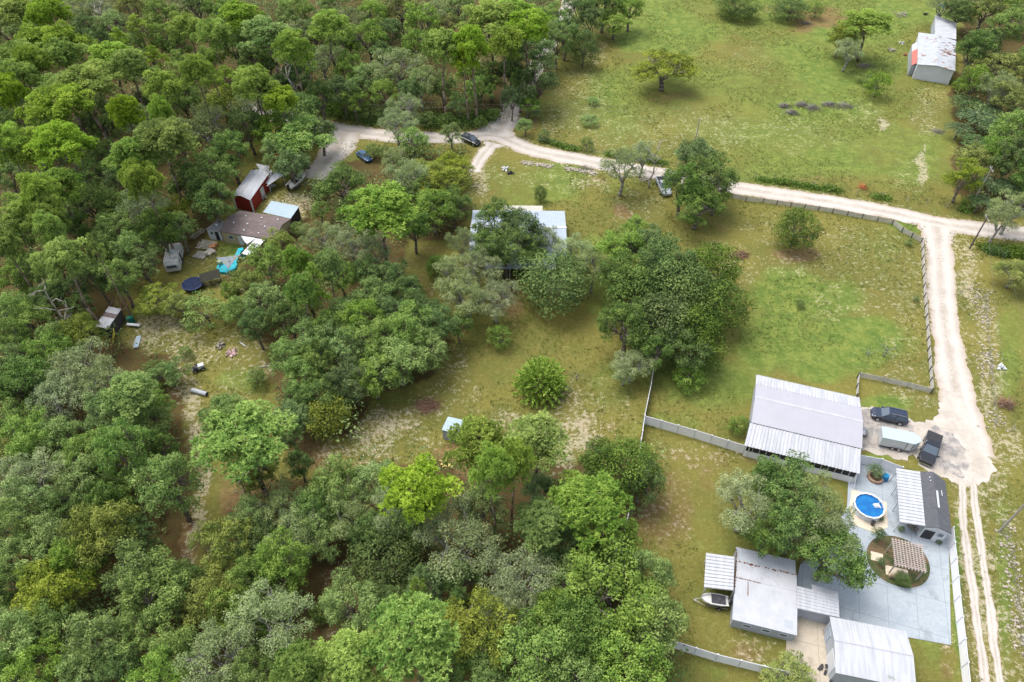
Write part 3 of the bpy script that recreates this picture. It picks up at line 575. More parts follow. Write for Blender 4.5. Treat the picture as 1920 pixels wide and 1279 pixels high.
T_ = '''
P 88 20 30;P 25 15 32;P 62 72 32;P 115 72 28;P 22 108 30;P 60 112 26;P 110 95 30;p 222 70 14;p 172 82 13;p 262 45 18 14;P 345 48 25 19;P 392 58 25 19;P 450 32 30;P 300 208 17;p 290 103 18;P 205 108 36;P 235 122 30;p 335 118 20;P 366 138 24;p 398 138 15;p 428 142 17;P 470 150 28;P 297 158 26;P 228 208 24;P 150 155 42;P 98 192 42;P 118 160 34;P 28 142 28;P 8 168 26;P 55 268 28;P 125 262 44;P 8 268 28;P 292 255 38 20;Q 245 285 34;p 340 268 24 14
G 150 14 26;O 215 48 30;D 160 58 28;O 365 8 28;O 300 28 28;Y 250 12 26;O 312 72 26;D 185 80 24;G 185 20 24;O 410 18 25;D 30 198 34;G 262 232 30;Y 300 225 24;G 385 235 38;O 340 185 26;Y 420 195 36;G 470 205 26;D 462 235 28;O 190 288 22;O 200 240 22;D 430 285 38;O 60 45 24;D 265 195 20;D 190 205 20;Y 330 150 20;O 250 90 24;O 15 60 26;D 330 85 26;D 440 85 28;D 480 110 26;O 395 110 22;G 355 185 22;O 75 235 26;D 30 235 24;D 175 230 22;O 465 60 24
Q 105 342 34;P 62 358 28;P 45 392 34;P 80 402 26;P 10 455 34;P 112 480 40 18;p 177 462 14 17;O 175 385 38;O 210 432 28;D 235 335 32;P 265 328 26;G 268 392 36;Y 330 398 26;D 385 335 44;D 400 375 34;D 345 350 28;D 298 430 34;O 335 428 24;P 92 432 24;O 250 468 30;O 222 522 32;D 180 520 25;O 28 520 30;O 62 505 30;O 272 498 25;O 25 585 36;O 62 600 34;Y 150 622 32;O 22 632 28;O 90 560 24;D 130 545 24;D 200 480 24;D 140 425 26;O 15 330 26;Y 20 300 24;O 135 395 22;O 215 385 26;D 175 330 26;D 100 300 20;O 100 635 26;D 45 445 20;D 150 575 20
Y 300 560 36 5;L 385 586 42 6;O 448 580 26 7;Y 335 572 22 5;O 430 548 16 5
Q 505 62 38 19;P 545 85 26;P 615 45 30;O 560 20 25;O 620 15 26;G 605 112 30;p 575 108 14;G 658 38 24;O 700 28 26;O 690 72 30;O 655 130 26;G 745 125 40;O 690 150 30;O 790 40 30;Y 750 15 30;P 826 82 32 20;P 872 105 20 18;P 888 78 28 21;P 925 30 38 20;P 940 78 28;O 865 18 26;P 965 15 28;P 990 45 36 20;D 922 142 28;O 900 168 26 8;O 880 140 22 9;G 790 155 26;D 640 172 28;D 600 182 26;D 560 142 30;D 530 165 24;G 745 232 28 9;P 480 152 26;D 500 110 24;D 640 85 24;D 720 105 24;O 780 85 24;D 730 60 24;G 820 25 24;Y 840 45 20;O 540 40 22;G 565 60 22;D 590 60 20;O 665 190 22 8;O 720 175 24 9;D 770 175 24;D 830 165 20 8;D 960 130 24;O 860 195 18 6
P 522 182 26 15;B 553 205 42 10;B 565 262 50 10;B 505 240 34 9;D 600 250 28 8;O 520 290 26 8;D 545 310 28 8
B 775 262 26 7;H 700 284 17;H 722 286 16;O 845 250 18 6;Y 800 322 34 6;Y 850 312 32 6;H 690 215 18;H 722 212 20;H 640 205 18;H 800 225 18;H 620 198 14;H 760 222 14;H 840 222 13;H 900 230 14;H 925 215 14;G 760 205 24 10
O 1028 38 30;D 1000 100 38;C 1094 92 30 9;D 1060 62 26;D 1010 150 32;B 990 192 20 6;L 1003 210 14;D 1132 12 30;O 1152 42 28 7;O 1182 14 24;D 1085 20 26;O 985 235 14 4;H 1020 255 12;C 1382 12 42 6;C 1482 18 32 6;Y 1246 128 52 8.5;L 1112 190 12 2;L 1105 226 18 2;H 1100 270 14 3;O 1045 75 24;D 975 160 24;D 960 185 18;D 1105 40 22
G 1168 312 36 10;G 1205 290 22 8;D 1305 300 38 11;D 1332 335 42 11;D 1282 345 36 11;D 1310 385 42 8;O 1345 360 26 8
P 1635 38 32 12;Y 1600 60 28 9;G 1592 95 26 8;Y 1575 75 22 7;L 1647 160 26;H 1530 20 16;H 1625 150 20 2
D 1800 22 30 9;G 1770 10 24 9;Y 1852 15 30;O 1890 48 32;D 1828 92 30;Y 1880 128 40;D 1850 80 24;O 1832 150 24;Y 1905 185 34;G 1870 165 26;O 1905 15 26;F 1815 190 30 6;F 1838 218 34 6;F 1868 238 34 6;F 1800 240 26 5;F 1830 262 26 5;F 1855 205 28 6;O 1902 245 34;D 1895 295 34;Y 1832 300 30;Y 1812 330 26;O 1870 290 26;F 1860 345 30 7;F 1895 350 30 7;F 1840 375 22 5;G 1905 390 34 9;G 1880 410 24 8;H 1815 380 14;D 1930 330 30;O 1945 110 30;L 1800 160 14 3
D 640 345 38 9;Q 705 388 54 17;G 765 335 30;Y 825 338 42 9;O 812 390 38 9;D 775 425 30 9;D 850 385 28 8;Q 560 488 26 15;Q 612 492 28 15;Q 560 540 28 15;p 588 515 16 15;G 660 455 38 9;G 600 445 28 8;Y 520 455 22 6;O 500 492 32 8;G 700 470 30 9;D 735 525 34 9;O 700 560 34 9;O 650 590 36 9;D 540 600 32 9;O 500 560 34 8;D 478 610 26 8;O 620 622 38 9;D 765 550 30 8;p 598 555 16 12;O 580 560 24;O 780 360 22;G 740 300 22 7;O 600 395 16 5;H 560 430 16;H 600 360 16;D 745 370 22;Y 460 530 24 7;O 640 520 26;D 690 515 22
G 866 455 22 8;D 935 415 38 10;D 978 428 32 10;D 950 465 40 10;D 1000 466 24 8;D 915 465 34 9;G 855 520 40 9;G 900 500 34 9;G 930 560 36 8;G 875 560 38 9;C 822 500 24 4;L 936 632 24 4;G 1030 450 20 7
R 1040 532 57 9;G 1085 475 34 8;G 1112 500 26 9;O 1165 470 42 9;D 1215 465 40 9;B 1190 430 24 5;D 1165 520 36;R 1195 560 50 10;R 1268 545 56 11;R 1335 505 40 9;R 1345 575 46 9;R 1235 612 54 10;D 1178 610 44 10;R 1305 632 50 9;D 1250 500 44 12;D 1290 655 36 8;D 1230 655 30 8;B 1192 413 11 2;C 1013 364 13 3.4;F 1190 415 12 2.5
C 1493 432 40 7.6;H 1501 570 9;Y 1905 512 32 5;H 1718 560 7;H 1704 455 8;W 1665 652 26;W 1630 660 14;G 1186 682 32 6;L 1292 704 36 3.5;S 1014 706 45;W 1082 704 15;H 1385 798 21;H 1195 520 10
O 540 672 30 9;O 590 680 34 9;O 640 650 38 9;O 748 672 50 9;O 800 645 38 8;O 700 702 38 8;O 568 705 34 8;D 600 742 34 7;D 550 782 32 6;U 615 782 42 6;O 705 640 44 10;O 762 615 40 10;D 815 610 36 9;D 660 712 36 8;O 590 640 38 10;D 565 750 28 6;D 545 815 24 5;O 640 745 24 5;O 680 600 36 10;D 730 590 28;O 860 610 22 6;D 800 590 24
G 150 700 52 11;O 100 665 38;D 50 720 46;D 38 690 35;G 195 725 44;G 115 745 44;Q 235 735 46 12;B 232 845 42 13;B 312 905 50 13;D 318 700 28 4;H 292 695 24;L 285 730 22;Q 455 822 78 15;Q 420 780 44 15;H 480 707 22;H 348 662 13;O 60 822 42;O 110 815 38;O 165 852 42;O 28 795 40;O 160 905 46;G 62 895 48;O 55 950 44;Y 20 860 38;O 278 800 34;D 300 836 26;L 15 645 24;O 200 780 34;D 130 960 40;D 205 945 38;O 200 890 28;O 290 760 28 7;D 20 750 36;O 30 990 44;Y 480 880 30 8
O 105 1005 44;O 50 1040 44;Y 195 1000 52 13;O 150 1050 42;O 262 1075 52;O 305 1105 56;Y 100 1105 52;O 48 1185 52;O 95 1175 44;O 180 1200 48;D 20 1105 42;O 260 1195 40;O 155 1250 42;Y 420 1018 52 10;Y 408 1125 48;O 435 1145 44;O 470 1085 40;G 405 1235 56;O 330 1225 44;O 310 1265 44;G 525 960 44;O 470 975 36 9;G 560 1000 48;O 625 920 46 10;O 700 905 40 9;G 650 965 44;O 530 1060 46;G 512 1160 60 11;H 600 1150 22;O 660 1130 50 8;R 725 1056 54 8;p 782 1108 20 16;Q 765 1192 74 16;P 662 1255 64 14;Q 555 1250 46 15;G 855 1010 66 11;O 900 950 40;P 782 908 58 15;P 893 822 50 14;P 1005 812 50 15;P 960 855 34;P 925 880 34;Q 1010 975 44 12;Q 1110 940 64 13;R 1172 885 52 9;D 1125 862 34 8;D 1205 900 34 8;O 1150 1010 44;D 1060 1030 44;G 970 1085 56 10;G 950 1150 44;Y 900 1185 62 10;O 1000 1225 66 10;O 1150 1110 80 12;O 1215 1170 60 11;D 1090 1180 60 11;O 1180 1250 66 11;O 1080 1260 56;O 600 1010 34 8;D 590 960 34;D 480 1020 34 8;D 560 870 22 6;G 740 960 40;D 690 1000 36 8;O 760 990 36;D 800 1100 34;D 860 1090 36;D 840 1250 46;O 900 1260 46;D 730 1130 34 7;D 470 1180 36;D 250 1010 36;D 350 1090 30;O 60 1260 48;D 15 1250 40;D 230 1250 34;O 470 1265 40;D 1060 940 34 7;D 1010 920 30 7;D 1140 1060 40;O 1060 1090 46;O 1215 1080 40 9;O 1030 1150 40
G 1400 948 52 9;D 1472 915 52 10;G 1530 945 52 10;D 1495 985 50 10;D 1560 1040 56 9;G 1545 1000 46 10;D 1435 1000 36 8;D 1440 905 34 9
X 108 580 30 10;X 545 140 34 15;X 1225 300 24 9;X 455 900 26 6;X 195 22 24 12;X 770 215 16 9;Y 1480 1278 46 2.5;H 1660 1278 18 3;G 1170 700 20 4
'''
LOOK = {'P':'yellow green pine with lumpy crown','Q':'fresh green pine with soft tufted crown','p':'slim small yellow green pine','O':'mid green oak','D':'dark green oak','G':'grey green mossy oak',
 'Y':'olive green broadleaf tree','R':'dense rounded dark oak','U':'dense rounded olive tree','B':'lime green broadleaf tree','H':'low dark green shrub','C':'dense dark cedar','L':'bright leafy shrub','S':'bright spiky fountain shrub','W':'wispy grey shrub','F':'dark green palm','X':'bare grey dead tree'}
SPECIAL = {(1493,432):'dense round dark tree alone in the fenced green paddock, brown needles beneath',(1014,706):'large bright spiky fountain shrub alone in the middle yard',(1082,704):'small wispy shrub just right of the big spiky shrub',
 (1246,128):'lone spreading yellow green tree standing in the open upper field',(1094,92):'dark upright cedar at the left edge of the upper field',(385,586):'big smooth rounded bright shrub below the dark round trampoline',
 (1385,798):'leafy shrub against the left wall of the long silver barn',(1292,704):'round glossy shrub with pale flecks below the big dark oaks',(936,632):'small bright round tree below the grey oaks, left of the yard',
 (1501,570):'tiny round shrub alone in the middle of the fenced paddock',(1665,652):'pale wispy bush inside the fenced paddock near the lane',(1013,364):'small pointed dark conifer just above the blue roofed house',
 (112,480):'flat topped yellow green pine leaning on a long bare trunk',(108,580):'bare twisted dead snag at the left, beside the leaning pine trunk',(725,1056):'dense dark green tree with pointed top in the lower woods',
 (782,1108):'thin little pine poking above the broad bright pine, lower woods',(455,822):'very broad fresh green pine beside the sandy trail',(1040,530):'large round olive green tree below the blue roofed house',
 (1905,512):'olive bush at the right edge, across the lane from the paddock',(1382,12):'larger dense round bush at the top edge of the upper field',(1482,18):'smaller dense round bush at the top edge of the upper field',
 (1480,1278):'olive shrub at the bottom edge below the tan concrete pad',(1660,1278):'thin shrub at the bottom edge in front of the large white roof',(1647,160):'leafy bright shrub in the upper field left of the rusty barn'}
for row in T_.replace('\n', ';').split(';'):
    q = row.split()
    if not q: continue
    x, y, r = map(float, q[1:4]); plant(q[0], x, y, r, float(q[4]) if len(q) > 4 else None, label=SPECIAL.get((int(x), int(y))))
LAND = [('red barn',480,340),('white travel trailer',332,490),('brown roofed house',480,420),('dirt road fork',945,235),('small junk shed',212,595),('small blue roof',845,797),('blue roofed house',975,440),('round pool',1630,947),
 ('long silver barn',1505,790),('white roofed mobile home',1430,1110),('big spiky shrub',1014,706),('sandy trail',375,880),('rusty barn',1750,90),('bottom left corner',0,1279),('top left corner',0,0),('bare forest clearing',640,1080),
 ('leaning pine',112,480),('open upper field',1300,140),('white pickup',1243,353),('white fence corner',1210,790),('blue small car',684,297),('top edge above the fork',780,0),('bottom edge',860,1279),('right edge',1919,300)]
DIRS = ['right of','upper right of','above','upper left of','left of','lower left of','below','lower right of']
ORD = ['nearest','second nearest','third nearest','fourth nearest','fifth nearest','sixth nearest','seventh nearest','eighth nearest','ninth nearest','tenth nearest','eleventh nearest','twelfth nearest']
GRP = {'P':'pines','Q':'pines','p':'pines','O':'oaks','D':'oaks','G':'oaks','Y':'broadleaf trees','R':'oaks','U':'broadleaf trees','B':'broadleaf trees','H':'shrubs','L':'shrubs','S':'shrubs','W':'shrubs','C':'cedars','F':'palms by the right edge','X':'dead trees'}
buck = {}
for t in TREES:
    o = t['o']; o['category'] = SPEC[t['code']][2]; o['group'] = GRP[t['code']]
    if t['label']: o['label'] = t['label']; continue
    nm, lx, ly = min(LAND, key=lambda l: math.hypot(l[1]-t['px'], l[2]-t['py'])); dx, dy = t['px']-lx, ly-t['py']
    t['d'] = math.hypot(dx, dy); k = int(((math.degrees(math.atan2(dy, dx))+382.5) % 360)//45) % 8
    if t['code'] == 'X': k = -1
    buck.setdefault((t['code'], nm, k), []).append(t)
for (code, nm, k), L in buck.items():
    L.sort(key=lambda t: t['d'])
    for i, t in enumerate(L):
        s = LOOK[code]+(' ' + DIRS[k] if k >= 0 else ' close to')+' the '+nm
        if len(L) > 1: s += ', '+ORD[min(i, 11)]
        if len(s.split()) > 16: s = s.replace('yellow green', 'bright', 1).replace('with lumpy crown', '', 1).replace('with soft tufted crown', '', 1).replace('  ', ' ')
        t['o']['label'] = s
# low undergrowth covering the forest floor
def undergrowth():
    rng = np.random.default_rng(5); X = rng.uniform(-190, 190, 30000); Y = rng.uniform(14, 262, 30000)
    px, py = PX(X, Y); ins = np.zeros(X.shape, bool)
    for p in FOREST: ins |= inpoly(px, py, p)
    ins &= (px > -260) & (px < 2150) & (py > -260) & (py < 1480) & (lerp_noise(X, Y, 7, 21) > .33)
    for q, hw in ((ROAD_MAIN, 4), (ROAD_NORTH, 3.5), (DRIVE_YARD, 5)): ins &= seg_dist(X, Y, W2(q)) > hw
    ins &= seg_dist(X, Y, W2([(330,680),(355,745),(372,820),(376,900),(368,980),(352,1070)])) > 3
    for (cx, cy, rx, ry) in ((625,1120,62,110),(215,590,75,50),(470,350,70,70),(480,420,80,55),(975,440,105,75),(420,900,50,60),(580,860,40,40),(860,860,50,30),(945,480,70,60)): ins &= ((px-cx)/rx)**2+((py-cy)/ry)**2 > 1
    X, Y = X[ins], Y[ins]; n = len(X); r = rng.gamma(3, .42, n).clip(.4, 2.3); k = np.maximum(8, (15*r*r).astype(int)); N_ = int(k.sum())
    C = np.stack([X, Y, r*1.0], -1).repeat(k, 0); rk = r.repeat(k)
    d = unit(rng.normal(0, 1, (N_, 3))+np.array([0,0,.8])); P = C+d*(rk*(1+.15*rng.normal(0, 1, N_)))[:, None]; P[:, 2] = np.maximum(P[:, 2], .05)
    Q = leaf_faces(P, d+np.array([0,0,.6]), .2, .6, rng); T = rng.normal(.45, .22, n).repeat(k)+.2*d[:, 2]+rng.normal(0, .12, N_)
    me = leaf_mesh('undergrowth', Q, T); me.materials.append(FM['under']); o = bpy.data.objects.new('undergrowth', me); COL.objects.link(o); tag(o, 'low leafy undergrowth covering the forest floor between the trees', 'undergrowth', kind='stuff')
undergrowth()
# ------------------------------------------------------------------ buildings
def streaked(name, c0, c1, stain, ang=0, rough=.42):
    m, t, b = nmat(name); co = t.nodes.new('ShaderNodeTexCoord').outputs['Object']
    mp = t.nodes.new('ShaderNodeMapping'); mp.inputs['Scale'].default_value = (2.6, .22, 1); mp.inputs['Rotation'].default_value = (0, 0, R(ang)); t.links.new(co, mp.inputs['Vector'])
    s1 = noise(t, mp.outputs[0], 1.0, 4, .6); n1 = noise(t, co, .5, 6, .65)
    c = mixc(t, step(t, s1, .32, .66), c0, c1); c = mixc(t, step(t, n1, .55, .75, 0, .45), c, stain)
    t.links.new(c, b.inputs['Base Color']); b.inputs['Roughness'].default_value = rough; b.inputs['Specular IOR Level'].default_value = .45; return m
STEEL = streaked('ribbed_steel', (.365,.38,.415), (.45,.465,.50), (.31,.32,.34))
STEELX = streaked('cross_ribbed_steel', (.365,.38,.415), (.45,.465,.50), (.31,.32,.34), 90)
STEELG = M('smooth_steel_roof', (.36,.36,.405), .5, .03, .4, dirt=(.28,.28,.31), dlo=.6, dhi=.9)
OLDT = M('weathered_tin', (.41,.425,.46), .5, .07, .7, dirt=(.25,.23,.22), dlo=.58, dhi=.78)
RUSTY = M('rusty_tin', (.40,.43,.47), .6, .08, .8, dirt=(.24,.11,.06), dlo=.55, dhi=.66, dscale=.45)
RUST = M('rust', (.17,.085,.055), .9, .4, 4)
SHING = M('brown_shingle', (.15,.12,.115), .95, .16, 3, dirt=(.25,.21,.20), dlo=.5, dhi=.8)
SHINGD = M('grey_shingle', (.088,.092,.105), .95, .12, 3, dirt=(.13,.13,.14), dlo=.5, dhi=.8)
REDW = M('red_board_wall', (.27,.028,.018), .75, .18, 2)
REDP = M('faded_red_tin', (.42,.14,.115), .7, .1, 2)
CREAM = M('cream_siding', (.42,.35,.22), .8, .05, 1.5)
GREYW = M('grey_siding', (.36,.39,.43), .7, .06, 1)
BLUER = M('pale_blue_tin', (.34,.43,.49), .5, .04, .6)
BLUEH = M('blue_grey_tin', (.34,.40,.48), .5, .04, .6)
WOODG = M('grey_timber', (.30,.27,.23), .9, .2, 3)
WOODT = M('tan_timber', (.42,.33,.22), .9, .15, 3)
PINKW = M('pinkish_timber', (.36,.305,.28), .8, .12, 3)
RAILG = M('weathered_rail', (.42,.40,.37), .9, .15, 2)
POSTD = M('dark_post', (.10,.09,.08), .9, .2, 3)
BLACK = M('black_paint', (.012,.014,.02), .22, .1, spec=.6)
TARPB = M('turquoise_plastic', (.02,.42,.52), .4, .1, 2)
SHADE = M('grey_shade_cloth', (.22,.25,.29), .9, .08, 2)
NAVY = M('navy_mesh', (.012,.022,.06), .8, .3, 3)
def walls(mb, x0, x1, y0, y1, z1, z2=None, t=.12, hi='y'):
    """box of four walls; z2: height at y1 when the roof slopes"""
    z2 = z1 if z2 is None else z2
    mb.add([(x0,y0,0),(x1,y0,0),(x1,y1,0),(x0,y1,0),(x0,y0,z1),(x1,y0,z1),(x1,y1,z2),(x0,y1,z2)], [(0,1,5,4),(1,2,6,5),(2,3,7,6),(3,0,4,7),(4,5,6,7)])
def loc(px, py, z, ang): p = G(px, py, z); return p
def window(parent, x0, x1, y, z0, z1, depth_=.05, axis='x'):
    f = MB(); fr = .07
    def bx(a0, a1, b0, b1, d0, d1): f.box(a0,a1,d0,d1,b0,b1) if axis == 'x' else f.box(d0,d1,a0,a1,b0,b1)
    sgn = 1 if depth_ > 0 else -1
    bx(x0,x1,z0,z0+fr,y,y+depth_); bx(x0,x1,z1-fr,z1,y,y+depth_); bx(x0,x0+fr,z0+fr,z1-fr,y,y+depth_); bx(x1-fr,x1,z0+fr,z1-fr,y,y+depth_)
    w_ = f.build('window', WHITE, parent); g = MB(); f = g
    bx(x0+fr,x1-fr,z0+fr,z1-fr,y,y+depth_*.4); g.build('pane', GLASS, w_)
def door(parent, x0, x1, y, z1, mat, dp=-.05, axis='x'):
    f = MB(); 
    if axis == 'x': f.box(x0,x1,y,y+dp,.05,z1)
    else: f.box(y,y+dp,x0,x1,.05,z1)
    d = f.build('door', mat, parent); h = MB(); q = x0+.12
    if axis == 'x': h.box(q,q+.1,y+dp,y+dp*2,1.0,1.06)
    else: h.box(y+dp,y+dp*2,q,q+.1,1.0,1.06)
    h.build('handle', CHR, d)
A0 = -18
# --- long silver barn
o = G(1418,702,2.7); B = empty('metal_barn', (o.x,o.y,0), A0, 'long silver metal barn with ribbed lean-to roofs on both sides, beside the parked cars', 'barn'); L = 14.0
w1 = MB(); w1.add([(.3,-.4,0),(L-.3,-.4,0),(L-.3,-12.8,0),(.0,-12.8,0),(.3,-.4,2.5),(L-.3,-.4,2.5),(L-.3,-5.2,3.45),(.3,-5.2,3.45),(.3,-9.3,3.),(L-.3,-9.3,3.),(0,-12.8,1.15),(L-.3,-12.8,1.15)],
  [(0,1,5,4),(0,4,7,8,10,3),(1,2,11,9,6,5),(3,10,11,2)]); w1.build('wall', GREYW, B)
m = MB(); m.ribs((0,0,2.65),(L,0,2.65),(L,-2.3,3.1),(0,-2.3,3.1),.42,.08,.05,.4); m.build('upper_lean_to_roof', STEEL, B)
m = MB(); m.ribs((0,-2.35,3.16),(L,-2.35,3.16),(L,-5.3,3.7),(0,-5.3,3.7),.9,.012,.05,.08); m.ribs((0,-5.3,3.7),(L,-5.3,3.7),(L,-9.5,3.1),(0,-9.5,3.1),.9,.012,.05,.08); rf = m.build('roof', STEELG, B)
m = MB(); m.slab((-.02,-5.12,3.70),(L+.02,-5.12,3.70),(L+.02,-5.3,3.735),(-.02,-5.3,3.735),.02).slab((-.02,-5.3,3.735),(L+.02,-5.3,3.735),(L+.02,-5.48,3.70),(-.02,-5.48,3.70),.02); m.build('ridge_cap', OLDT, rf)
m = MB(); m.ribs((-.15,-9.52,2.96),(L-.1,-9.52,2.96),(L-.1,-13.1,2.35),(-.45,-13.1,2.35),.42,.10,.05,.42); m.build('lower_lean_to_roof', STEEL, B)
m = MB(); m.box(-.1,L-.3,-12.83,-12.86,1.15,2.28); m.build('screen_opening', DARK, B)
m = MB()
for i in range(17): x = -.1+i*(L-.2)/16; m.box(x-.035,x+.035,-12.865,-12.93,1.12,2.3)
m.box(-.15,L-.25,-12.80,-12.95,1.08,1.15); m.build('screen_frame', WHITE, B)
m = MB(); m.box(-.15,L-.2,-12.88,-12.96,.0,1.06); m.build('lower_wall_panel', VINYL, B)
for x in (.3, L-.4):
    m = MB(); m.box(x-.06,x+.06,-13.03,-12.97,0,2.33); m.build('post', WHITE, B)
m = MB(); m.box(L-.3,L-.26,-4.2,-7.6,.1,2.4); m.build('roll_up_door', WHITE, B); m = MB(); m.box(L-.29,L-.2,-4.05,-4.2,0,2.5).box(L-.29,L-.2,-7.6,-7.75,0,2.5).box(L-.29,L-.2,-4.2,-7.6,2.4,2.5); m.build('door_frame', WHITE, B)
m = MB(); m.bar((L-.4,-13.0,2.3),(L-.2,-14.1,.1),.05,n=6); m.build('downpipe', WHITE, B)
# junk leaning at the barn end
p = G(1618,815); E_ = empty('wheelbarrow', (p.x,p.y,0), 70, 'dark wheelbarrow standing at the end of the long silver barn', 'wheelbarrow')
m = MB(); m.add([(-.45,-.3,.35),(.45,-.22,.35),(.45,.22,.35),(-.45,.3,.35),(-.6,-.42,.65),(.7,-.36,.62),(.7,.36,.62),(-.6,.42,.65)], [(0,3,2,1),(0,1,5,4),(1,2,6,5),(2,3,7,6),(3,0,4,7)]); m.build('tray', CHR, E_)
m = MB(); m.bar((.9,-.05,.2),(.9,.05,.2),.2,n=12); m.build('wheel', RUB, E_); m = MB(); m.bar((.9,.06,.2),(-1.2,.35,.6),.025).bar((.9,-.06,.2),(-1.2,-.35,.6),.025); m.build('handle', WOODG, E_); m = MB(); m.bar((-.4,.25,.4),(-.5,.25,0),.025).bar((-.4,-.25,.4),(-.5,-.25,0),.025); m.build('leg', CHR, E_)
p = G(1612,842,.3); m = MB(); m.bar((p.x-.2,p.y-.8,.05),(p.x+1.2,p.y+1.2,.9),.06,n=5).bar((p.x-.4,p.y-.5,.05),(p.x+.8,p.y+1.3,.8),.05,n=5); tag(m.build('pole_bundle', WOODG), 'two grey poles leaning by the end of the silver barn', 'poles')
# --- pool house: white ribbed porch roof, dark shingles
o = G(1724,886,2.7); B = empty('pool_house', (o.x,o.y,0), A0, 'small house with dark shingle roof and white ribbed porch roof beside the pool', 'house'); D_ = 8.2
m = MB(); m.ribs((-2.65,0.1,2.35),(-2.65,-D_+.1,2.35),(.05,-D_+.15,2.75),(.05,0.1,2.75),.48,.09,.05,.4); m.build('porch_roof', STEELX, B)
m = MB(); m.slab((.06,.1,2.78),(.06,-D_,2.78),(1.35,-D_,3.3),(1.35,.15,3.3),.1).slab((1.35,.15,3.3),(1.35,-D_,3.3),(2.95,-D_,2.75),(2.95,-.5,2.75),.1); rf = m.build('roof', SHINGD, B)
m = MB(); m.slab((1.5,-2.7,3.33),(1.5,-5.2,3.33),(1.72,-5.2,3.25),(1.72,-2.7,3.25),.05); m.build('ridge_vent', WHITE, rf)
m = MB(); m.slab((2.2,-2.3,3.08),(2.2,-3.1,3.08),(2.28,-3.1,3.05),(2.28,-2.3,3.05),.03).box(.9,1.02,-.7,-.82,3.0,3.2).box(.95,1.07,-1.2,-1.32,3.0,3.22); m.build('roof_vent', WHITE, rf)
m = MB(); m.add([(.15,-.2,0),(2.75,-.4,0),(2.75,-D_+.25,0),(.15,-D_+.25,0),(.15,-.2,2.68),(2.75,-.4,2.68),(2.75,-D_+.25,2.68),(.15,-D_+.25,2.68),(1.35,-.25,3.15),(1.35,-D_+.25,3.15)], [(0,4,8,5,1),(1,5,6,2),(2,6,9,7,3),(3,7,4,0)]); m.build('wall', WHITE, B)
m = MB(); m.box(.35,1.5,-D_+.25,-D_+.2,.3,2.0); m.build('bay_opening', DARK, B); window(B, 1.8,2.5,-D_+.25,1.3,2.1,-.08)
m = MB(); m.slab((.05,-D_,2.65),(1.35,-D_,3.17),(1.35,-D_-.03,3.17),(.05,-D_-.03,2.65),.2).slab((1.35,-D_,3.17),(2.95,-D_,2.62),(2.95,-D_-.03,2.62),(1.35,-D_-.03,3.17),.2); m.build('gable_board', WHITE, B)
for y in (-.2,-2.4,-4.9,-7.9):
    m = MB(); m.box(-2.6,-2.5,y,y-.1,0,2.3); m.build('porch_post', WHITE, B)
for y in (-1.2,-3.4,-6.3): window(B, y-.9, y, .15, .9, 1.9, -.08, 'y')
# --- white roofed mobile home at the bottom
o = G(1380.5,1024,2.0); B = empty('mobile_home', (o.x,o.y,0), A0+3, 'long white mobile home with stepped tin roof and rust streaks, bottom right', 'mobile home'); L = 6.6; B.scale = (1.02,1.02,.72)
m = MB(); m.ribs((0,0,2.55),(L,0,2.55),(L,-1.8,2.75),(0,-1.8,2.75),.6,.02,.05,.1); m.build('rear_roof', RUSTY, B)
m = MB(); m.ribs((.1,-1.8,2.85),(L+.05,-1.8,2.85),(L,-4.0,3.05),(.1,-4.0,3.05),.6,.015,.05,.1).ribs((.02,-4.0,3.0),(L,-4.0,3.0),(L,-6.1,3.2),(.02,-6.1,3.2),.6,.015,.05,.1); rf = m.build('roof', OLDT, B)
m = MB(); m.ribs((-.05,-6.1,3.2),(L,-6.1,3.2),(L,-8.9,2.8),(-.05,-8.9,2.8),.6,.015,.05,.1); m.build('front_roof', OLDT, B)
m = MB(); rr = random.Random(5)
for i in range(30):
    x = rr.uniform(.3, L-.1); y0 = rr.uniform(0,.12); m.box(x,x+rr.uniform(.06,.35),-1.80-y0,-1.86-y0-rr.uniform(0,.14),2.8,2.9)
for i in range(16):
    x = .1+i*.17; m.box(x,x+rr.uniform(.05,.13),-3.95,-4.02-rr.uniform(0,.06),3.0,3.085)
for i in range(10): m.box(1.35+rr.uniform(-.02,.02),1.48,-4.3-i*.17,-4.38-i*.17,3.05+i*.015,3.085+i*.018)
for i in range(14): y = -.5-i*.35; m.box(-.06,.03+rr.uniform(0,.1),y,y-rr.uniform(.06,.22),2.9,3.06+i*.008)
tag(m.build('rust_streaks', RUST, rf), kind='stuff')
m = MB(); m.slab((5.3,-7.5,3.03),(6.2,-7.5,3.03),(6.2,-8.3,2.92),(5.3,-8.3,2.92),.02); m.build('roof_patch', GREYW, rf)
m = MB(); m.add([(.1,-.1,0),(L-.1,-.1,0),(L-.1,-8.75,0),(.1,-8.75,0),(.1,-.1,2.5),(L-.1,-.1,2.5),(L-.1,-6.1,3.1),(.1,-6.1,3.1),(L-.1,-8.75,2.75),(.1,-8.75,2.75)], [(0,1,5,4),(0,4,7,9,3),(1,2,8,6,5),(3,9,8,2)]); m.build('wall', GREYW, B)
for x in (1.2,3.2,5.): window(B, x, x+.9, -8.75, 1.1, 1.9, -.06)
o = G(1325,1036,2.4); 
C_ = empty('side_carport', (o.x,o.y,0), A0+4, 'white ribbed open carport roof joined left of the white mobile home', 'carport')
m = MB(); m.ribs((-.05,0,2.3),(-.05,-4.35,2.3),(3.1,-4.1,2.6),(3.1,.1,2.6),.44,.09,.05,.4); m.build('roof', STEELX, C_)
for x, y in ((.1,-.15),(.1,-4.2),(3.1,-.1),(3.1,-4.)):
    m = MB(); m.box(x,x+.1,y,y-.1,0,2.28); m.build('post', WHITE, C_)
